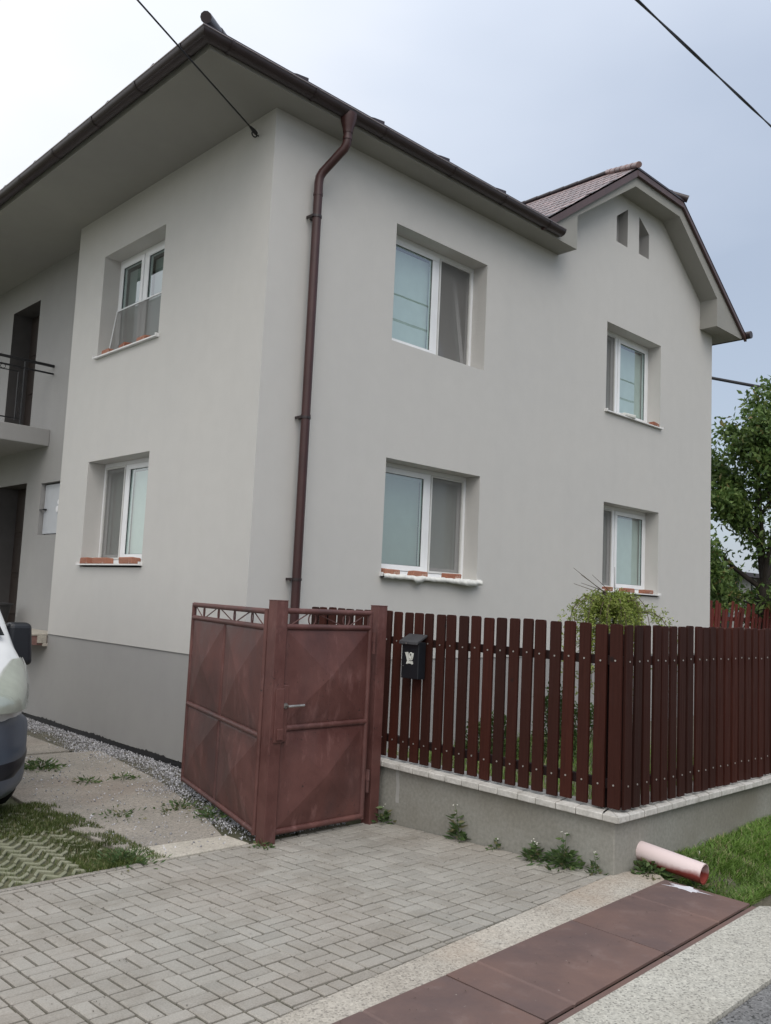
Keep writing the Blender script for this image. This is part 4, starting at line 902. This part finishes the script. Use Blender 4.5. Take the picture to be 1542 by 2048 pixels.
def bush(loc, r_, h, n, lab, mat='hedgeleaf'):
    t = empty('bush', loc, lab, 'bush', 'garden bushes behind the picket fence'); u_ = unit(n); u_[:, 2] = np.abs(u_[:, 2]); lump = 1 + .18 * np.sin(u_[:, 0] * 7 + 1) * np.sin(u_[:, 1] * 8)
    p = u_ * (r_ * lump * (.72 + .3 * rs.rand(n)))[:, None] * np.array([1, 1, h / r_]); v, f = leaves_mesh(p, u_ + unit(n) * .7, .035, .012, .1); fast('foliage', v, f, mat, t)
    m = MB()
    for i in range(5): a = i * 1.26; m.tube([(0, 0, -.02), (math.cos(a) * r_ * .5, math.sin(a) * r_ * .5, h * .7)], [.012, .005], 5, False)
    obj('stem', m, 'twig', t)
bush((2.68, -.8, .12), .30, .46, 2600, 'low rounded green bush against the house wall behind the pickets')
bush((3.25, -1.2, .12), .24, .85, 2600, 'taller dark green bush behind the pickets beside the weeping shrub')
bush((4.6, -.7, .12), .35, .5, 2200, 'green bush deepest in the garden behind the weeping shrub')
def weed(loc, n, h, lab, stalks=0, ln=.05, wd=.012, sp=.07, group='weeds along the foot of the low wall'):
    t = empty('weed', loc, lab, 'weed', group); P_ = []; Dd = []; m = MB()
    for i in range(n):
        a = rnd.uniform(0, 6.28); r_ = sp * abs(rnd.gauss(.5, .4)); z = h * rnd.random() ** 1.3 * (1.1 - min(1, r_ / sp / 1.6)); P_.append((r_ * math.cos(a), r_ * math.sin(a), max(0, z))); Dd.append((math.cos(a), math.sin(a), rnd.uniform(-.1, 1.1)))
    m.tube([(0, 0, -.01), (.004, 0, h * .8)], [.003, .0015], 5, False)
    fl = MB()
    for i in range(stalks):
        a = rnd.uniform(0, 6.28); hh = h * rnd.uniform(1.4, 2.3); q = (.3 * hh * math.cos(a) * .5, .3 * hh * math.sin(a) * .5, hh); m.tube([(0, 0, 0), (q[0] * .35, q[1] * .35, hh * .6), q], [.0025, .002, .001], 5, False)
        for k in range(6): z = hh * (.25 + .12 * k); P_.append((q[0] * z / hh * .8, q[1] * z / hh * .8, z)); aa = rnd.uniform(0, 6.28); Dd.append((math.cos(aa), math.sin(aa), .3))
        for k in range(2): c_ = Vector(q) + Vector((rnd.gauss(0, .008), rnd.gauss(0, .008), rnd.gauss(0, .008))); fl.disc(c_, (rnd.gauss(0, 1), rnd.gauss(0, 1), 1), .0045, .003, 6)
    obj('stem', m, 'weed', t); v, f = leaves_mesh(np.array(P_), np.array(Dd), ln, wd, .35); fast('foliage', v, f, 'weed', t)
    if fl.v: obj('seed_head', fl, 'flower', t)
weed((.215, -3.42, gz(0, -3.42)), 230, .10, 'bushy feathery weed clump at the wall near its corner', 2, .06, .010, .12)
weed((.19, -3.2, gz(0, -3.2)), 80, .07, 'small scruffy weed with a tall thin flower stalk at the low wall', 3, .05, .012, .08)
weed((.225, -2.5, gz(0, -2.5)), 38, .12, 'upright leafy weed in the middle of the low wall', 2, .085, .017, .05)
weed((.225, -2.85, gz(0, -2.85)), 26, .04, 'tiny weed right of the upright one at the low wall', 1, .04, .01, .05)
weed((.19, -1.76, .005), 45, .10, 'weed growing beside the right gate post', 1, .06, .014, .06)
weed((.21, -3.66, .095), 30, .06, 'small weed at the very corner of the low wall', 1, .04, .01, .04)
weed((.70, -4.08, .03), 40, .1, 'thin weed stalk in front of the drain pipe', 3, .05, .01, .05)
weed((.52, -3.86, .07), 160, .1, 'leafy weeds under the drain pipe', 0, .06, .014, .12)
GW = 'weeds in the yard slabs'
weed((-1.15, 1.55, 0), 200, .07, 'green weed tuft beside the front of the van', 0, .06, .01, .16, GW)
weed((-1.05, .78, 0), 70, .035, 'flat weed in the slab joint near the gravel', 0, .045, .008, .12, GW)
weed((-.72, .74, 0), 70, .045, 'small weed in the slab joint close to the gravel', 0, .04, .008, .1, GW)
weed((-.86, -.5, 0), 110, .04, 'weed spreading beside the open gate leaf', 0, .045, .008, .17, GW)
weed((-.80, -.85, 0), 130, .05, 'low weed under the edge of the open gate leaf', 0, .045, .008, .15, GW)
weed((-1.35, -.45, 0), 80, .03, 'flat weeds in the joint between the slabs', 0, .04, .007, .2, GW)
weed((-.97, -1.75, 0), 40, .04, 'tiny weed at the foot of the gate post', 0, .035, .008, .06, GW)
weed((-1.88, -1.5, 0), 260, .06, 'bright green grass tuft at the corner of the driveway paving', 0, .055, .006, .15, GW)

# ------------------------------------------------------------------ van
van = empty('van', (-2.93, -.5, 0), 'white panel van with grey bumper and black mirror parked beside the house', 'van'); vx, vy = -2.93, 0.0
def loft(mb, secs, closed=True):
    n = len(secs[0]); vs = [p for s in secs for p in s]
    fs = [(i * n + j, i * n + (j + 1) % n, (i + 1) * n + (j + 1) % n, (i + 1) * n + j) for i in range(len(secs) - 1) for j in range(n)]
    mb.add(vs, fs + [tuple(range(n))[::-1], tuple(range((len(secs) - 1) * n, len(secs) * n))])
def section(y, z0, z1, hw, tw=None, n=10, e=.28, ky=0):
    # rounded cross-section at station y, half width hw at the belt, tw at the top; ky bows the section backwards towards its sides
    tw = tw or hw; pts = []
    for q in range(4 * n):
        a = q / (4 * n) * 2 * math.pi; c, s_ = math.cos(a), math.sin(a); x = math.copysign(abs(c) ** e, c); z = math.copysign(abs(s_) ** e, s_)
        zz = (z0 + z1) / 2 + z * (z1 - z0) / 2; k_ = max(0, (zz - 1.0) / 1.2); ww = hw + (tw - hw) * min(1, k_)
        pts.append((vx + x * ww, y + ky * abs(x) ** 2.6, zz))
    return pts
b = MB()
loft(b, [section(-.60, .62, .90, .70, e=.35, ky=.30), section(-.52, .50, 1.00, .82, e=.33, ky=.34), section(-.30, .42, 1.10, .92, e=.3, ky=.28), section(-.02, .36, 1.20, .975, e=.26, ky=.14), section(.30, .30, 1.30, .995, .97, e=.22, ky=.05), section(.55, .30, 1.52, 1.0, .90, e=.2), section(.85, .30, 1.86, 1.0, .87, e=.2), section(1.15, .30, 2.08, 1.0, .87, e=.2), section(2.4, .30, 2.18, 1.0, .88, e=.2), section(4.6, .30, 2.18, 1.0, .88, e=.2), section(4.75, .36, 2.1, .96, .86, e=.25)])
body = obj('body', b, 'van_white', van, smooth='all'); body.location = (2.93, .5, 0)
def vchild(name, mb, mat, **k):
    o = obj(name, mb, mat, van, **k); o.location = (2.93, .5, 0); return o
b = MB(); loft(b, [section(-.66, .30, .62, .66, e=.4, ky=.30), section(-.60, .22, .74, .80, e=.36, ky=.36), section(-.42, .17, .80, .93, e=.34, ky=.34), section(-.2, .17, .80, .985, e=.3, ky=.2), section(.06, .2, .78, 1.015, e=.26, ky=.06), section(.14, .22, .76, 1.012, e=.26)])
bp = vchild('bumper', b, 'van_grey', smooth='all')
BS = [(-.60, .62, .90, .70, .70, .35, .30), (-.52, .50, 1.00, .82, .82, .33, .34), (-.30, .42, 1.10, .92, .92, .3, .28), (-.02, .36, 1.20, .975, .975, .26, .14), (.30, .30, 1.30, .995, .97, .22, .05), (.55, .30, 1.52, 1.0, .90, .2, 0)]
PS = [(-.66, .30, .62, .66, .66, .4, .30), (-.60, .22, .74, .80, .80, .36, .36), (-.42, .17, .80, .93, .93, .34, .34), (-.2, .17, .80, .985, .985, .3, .2), (.06, .2, .78, 1.015, 1.015, .26, .06)]
def surf(S_, y, z, off, sg):
    ys = [q[0] for q in S_]; pr_ = [float(np.interp(y, ys, [q[k] for q in S_])) for k in range(7)]
    def at(y, z):
        pr_ = [float(np.interp(y, ys, [q[k] for q in S_])) for k in range(7)]; _, z0, z1, hw, tw, e, ky = pr_
        r_ = min(.999, abs(z - (z0 + z1) / 2) / ((z1 - z0) / 2)); s_ = r_ ** (1 / e); x = (1 - s_ * s_) ** (e / 2); ww = hw + (tw - hw) * min(1, max(0, (z - 1.0) / 1.2))
        return Vector((vx + sg * x * ww, y + ky * x ** 2.6, z))
    p = at(y, z); a = at(y + .01, z) - p; b = at(y, z - .01) - p; n_ = a.cross(b).normalized(); 
    if n_.x * sg < 0: n_ = -n_
    return p + n_ * off
for sg in (-1, 1):
    # swept headlight set into the front corner
    h = MB(); pr = []
    for zz, xa, y1_ in ((.835, .40, -.10), (.875, .42, -.03), (.92, .46, .03), (.98, .52, .07), (1.05, .60, .10), (1.11, .70, .14), (1.165, .82, .18)):
        Y_ = np.linspace(-.60, y1_, 80); X_ = np.array([(surf(BS, y_, zz, 0, 1).x - vx) for y_ in Y_]); row = []
        for x_ in np.linspace(xa, X_[-1], 8):
            ok = X_ > .05; y_ = float(np.interp(x_, X_[ok], Y_[ok])); ky = float(np.interp(y_, [q[0] for q in BS], [q[6] for q in BS])); row.append((vx + sg * x_ * 1.006, y_ + ky * x_ ** 2.6 - .008, zz))
        pr.append(row)
    n = 8; qf = [(i * n + j, i * n + j + 1, (i + 1) * n + j + 1, (i + 1) * n + j) for i in range(6) for j in range(7)]
    h.add([p for r_ in pr for p in r_], qf); hl = vchild('headlight', h, 'lamp', smooth='all')
    m = MB(); cx_ = surf(BS, -.2, .98, .0, sg); m.add([tuple(Vector(p) + (Vector(p) - Vector((vx, .6, .9))).normalized() * .016) for r_ in pr for p in r_], qf); obj('lens', m, 'lens', hl, smooth='all')
    m = MB(); pr = []
    for z_, xb in ((.355, .70), (.39, .84), (.43, .93), (.465, .965)):
        Y_ = np.linspace(-.66, .0, 80); X_ = np.array([surf(PS, y_, z_, 0, 1).x - vx for y_ in Y_]); row = []
        for x_ in np.linspace(.42, min(xb, X_[-1]), 7):
            y_ = float(np.interp(x_, X_, Y_)); ky = float(np.interp(y_, [q[0] for q in PS], [q[6] for q in PS])); row.append((vx + sg * x_ * 1.004, y_ + ky * x_ ** 2.6 - .006, z_ + .06 * x_))
        pr.append(row)
    m.add([p for r_ in pr for p in r_], [(i * 7 + j, i * 7 + j + 1, (i + 1) * 7 + j + 1, (i + 1) * 7 + j) for i in range(3) for j in range(6)]); vchild('bumper_inlet', m, 'van_black', smooth='all')
    # side mirror on its arm
    m = MB(); mxx = vx + sg * 1.17; m.box(-.12, .12, -.09, .10, 0, .36); m.v = [(x * (1 - .18 * (z > .2)), y * (1 - .25 * (z > .2)), z) for x, y, z in m.v]; m.v = [(mxx + x - sg * .02, .78 + y, 1.05 + z) for x, y, z in m.v]
    mr = vchild('mirror', m, 'van_black', bevel=.045, seg=4)
    m = MB(); m.tube([(vx + sg * .93, .72, 1.30), (vx + sg * 1.08, .76, 1.30)], .035, 8); m.tube([(vx + sg * .96, .72, 1.17), (vx + sg * 1.08, .76, 1.17)], .03, 8); obj('mirror_arm', m, 'van_grey', mr, smooth=True)
    m = MB(); wnd = [(.72, 1.22), (1.62, 1.22), (1.62, 1.82), (1.12, 1.86), (.80, 1.52)]; m.add([(vx + sg * (1.006 - .108 * max(0, (z - 1.0) / 1.2) * 1.0), y, z) for y, z in wnd], [tuple(range(5))]); vchild('side_window', m, 'van_glass')
    for wy in (.42, 3.6):
        m = MB(); xo = vx + sg * 1.0; m.tube([(xo - sg * .22, wy, .33), (xo - sg * .20, wy, .33), (xo - sg * .03, wy, .33), (xo - sg * .0, wy, .33)], [.30, .332, .332, .305], 28); wl = vchild('wheel', m, 'rubber', smooth=True)
        m = MB(); m.tube([(xo - sg * .02, wy, .33), (xo + sg * .006, wy, .33)], [.21, .2], 20); obj('rim', m, 'rim', wl, smooth=True)
m = MB(); m.add([(vx + x * w_, y, z) for y, z, w_ in ((.28, 1.315, .86), (.58, 1.60, .80), (.88, 1.90, .74), (1.10, 2.04, .70)) for x in (-1, -.5, 0, .5, 1)], [(i * 5 + j, i * 5 + j + 1, (i + 1) * 5 + j + 1, (i + 1) * 5 + j) for i in range(3) for j in range(4)])
m.v = [(x, y - .02 + .05 * abs(x - vx) ** 2, z + .012) for x, y, z in m.v]; vchild('windscreen', m, 'van_glass', smooth='all')
m = MB(); m.box(vx - .5, vx + .5, -.665, -.60, .66, .80); vchild('grille', m, 'van_black', bevel=.02)

# ------------------------------------------------------------------ cables
def cable(name, a, b, r_, lab, sag=.0, twist=False, ext=()):
    a, b = Vector(a), Vector(b); m = MB(); n = 60 if twist else 16
    for ph in ((0, math.pi) if twist else (0,)):
        pts = []
        for i in range(n + 1):
            s_ = i / n; p = a.lerp(b, s_); p.z -= sag * 4 * s_ * (1 - s_)
            if twist: an = s_ * n * .9 + ph; p += Vector((0, math.cos(an), math.sin(an))) * r_ * .8
            pts.append(p)
        m.tube(pts, r_, 6, True)
    o = obj(name, m, 'cable', smooth='all'); return tag(o, lab, 'cable'), m
an = Vector((0, .29, 6.34)); far = Vector((-1.8187, -.6110, 6.375)); dirw = far - an
cb, _ = cable('power_cable', an + dirw * .06, an + dirw * 9, .008, 'black service cable running from the wall hook up past the gutter corner', .0)
t = empty('cable_hook', (0, .29, 6.34), 'small black eye hook in the side wall under the eave holding the service cable', 'hook')
m = MB(); m.tube([(.05, 0, 0), (-.02, 0, 0)], .008, 6); m.tube([(-.05 + .03 * math.cos(q), .0, .03 * math.sin(q)) for q in np.linspace(0, 2 * math.pi, 13)], .007, 6); obj('eye', m, 'black_iron', t)
m = MB(); dn = dirw.normalized(); m.tube([dn * .05, dn * .1, dn * .17], [.02, .022, .012], 8); obj('clamp', m, 'black_iron', t)
p1 = Vector((4.45, -3, 7.12)); p2 = Vector((-.06, -4, 5.65))
cam_p = Vector((-4.72177, -6.76051, 1.74076))
def ray(px, py): return cf + cr * ((px - 771) / 1738.6) - cu * ((py - 1024) / 1738.6)
a = cam_p + ray(1200, -70) * 6.5; b = cam_p + ray(1640, 345) * 13
cable('power_cable', a + (a - b) * .8, b + (b - a) * 2, .0085, 'thick twisted black overhead cable crossing the sky in the upper right corner', 0, True)
a = cam_p + ray(1380, 748) * 24; b = cam_p + ray(1542, 778) * 22
cable('power_cable', a + (a - b) * 2, b + (b - a) * 4, .045, 'black overhead cable crossing above the cherry tree behind the house', 0)

for zz, dy_ in ((9.35, 0), (9.5, .25), (10.05, 0), (10.2, .25)):
    cable('power_cable', (-40, -9 - dy_, zz), (50, -9 - dy_, zz + .3), .012, 'thin overhead cable above the street, mirrored in the upper street window', .4)[0]['group'] = 'overhead cables mirrored in the window'
# ------------------------------------------------------------------ behind the house on the right
sh = empty('shed', (19, 6, 0), 'low grey shed with a dark flat roof edge behind the cherry tree', 'shed')
m = MB(); m.box(-4, 7, 0, 4, 0, 3.05); obj('wall', m, 'shed', sh)
m = MB(); m.box(-4.3, 7.3, -.3, 4.3, 3.06, 3.2); obj('roof', m, 'roofdark', sh)
m = MB()
for x in np.arange(-3.4, 7, 1.15): m.box(x, x + .12, -.03, .0, 0, 3.04)
obj('post', m, 'black_iron', sh)
m = MB(); m.box(-1.9, -.9, -.02, .01, 1.2, 2.5); obj('window', m, 'van_glass', sh)
m = MB(); m.box(2.9, 4.2, -.02, .01, 1.2, 2.5); obj('window', m, 'van_glass', sh)
ps = empty('leaning_fence_panel', (12.6, 1.0, .1), 'old red wooden fence panels leaning sideways behind the street fence', 'fence panel')
m = MB()
for i in range(2): m.box(-1.6, 4.6, .0, .04, .62 + i * .92, .70 + i * .92)
obj('rail', m, 'old_red', ps)
base = None
for i in range(46):
    h = rnd.uniform(1.75, 1.98) + .05 * math.sin(i)
    if base is None:
        m = MB(); m.box(-.042, .042, -.025, 0, 0, 1.95); base = obj('picket', m, 'old_red', ps, bevel=.004); p = base
    else:
        p = base.copy(); C.objects.link(p); p.parent = ps
    p.location = (-1.7 + i * .13 + rnd.gauss(0, .02), rnd.gauss(0, .02) - .01, 0); p.rotation_euler = (rnd.gauss(0, .02), .22 + rnd.gauss(0, .05) - .05 * (i < 8), 0); p.scale = (1, 1, h / 1.95)
cp = empty('corrugated_sheet', (13.4, 2.4, .1), 'pale weathered corrugated sheet leaning behind the red fence panels', 'sheet')
m = MB(); n = 60; vs = []
for i in range(n + 1): vs += [(-1.2 + i * .04, .03 * math.sin(i * 1.9), 0), (-1.0 + i * .04, .4 + .03 * math.sin(i * 1.9), 2.17)]
m.add(vs, [(2 * i, 2 * i + 2, 2 * i + 3, 2 * i + 1) for i in range(n)]); obj('sheet', m, 'corr', cp, smooth='all')
def fol(loc, rad, n, lab, mat='leaf_far', ln=.16, wd=.05):
    t = empty('background_bush', loc, lab, 'bush', 'bushes around the shed'); u_ = unit(n); r_ = (.55 + .5 * rs.rand(n)); p = u_ * r_[:, None] * np.array(rad) * (1 + .25 * np.sin(u_[:, 0] * 6) * np.sin(u_[:, 2] * 7 + 1))[:, None]
    v, f = leaves_mesh(p, u_ + unit(n), ln, wd, .3); fast('foliage', v, f, mat, t)
    m = MB(); m.tube([(0, 0, -rad[2] - .6), (0, 0, 0)], [.05, .02], 6, False); obj('stem', m, 'bark', t)
fol((16.2, 3.4, 2.25), (.6, .5, .55), 900, 'light green bush between the red fence panels and the shed', 'shrubleaf')
fol((15.6, 4.5, 2.5), (.9, .5, .7), 700, 'dark climbing bush against the left end of the shed')
fol((17.4, 2.2, 1.7), (.9, .6, .8), 1100, 'dark green bush behind the cherry tree trunk')
# far side of the street and the hills that the windows mirror
mb = MB(); n = 72; ring = []
for i in range(n + 1):
    a = R(95) + (R(330) - R(95)) * i / n; hh = 16 + 9 * math.sin(a * 3.1) + 5 * math.sin(a * 7.3 + 1); ring += [(260 * math.cos(a), 260 * math.sin(a), -3), (300 * math.cos(a), 300 * math.sin(a), hh * .7), (360 * math.cos(a), 360 * math.sin(a), hh)]
mb.add(ring, [(3 * i + k, 3 * i + k + 1, 3 * i + k + 4, 3 * i + k + 3) for i in range(n) for k in range(2)]); struct(obj('hills', mb, 'hill', smooth='all'))
tree((8.5, -17, .1), 7.5, 2.4, 1.0, 'broad tree on the far side of the street, mirrored in the lower windows', 4200, .3, .09, 'leaf_far', seed=9, tr=.2, group='trees across the street')
tree((3.5, -19, .1), 6.5, 2.0, 1.1, 'smaller tree on the far side of the street, mirrored in the lower windows', 3600, .3, .09, 'leaf_far', seed=11, tr=.18, group='trees across the street')
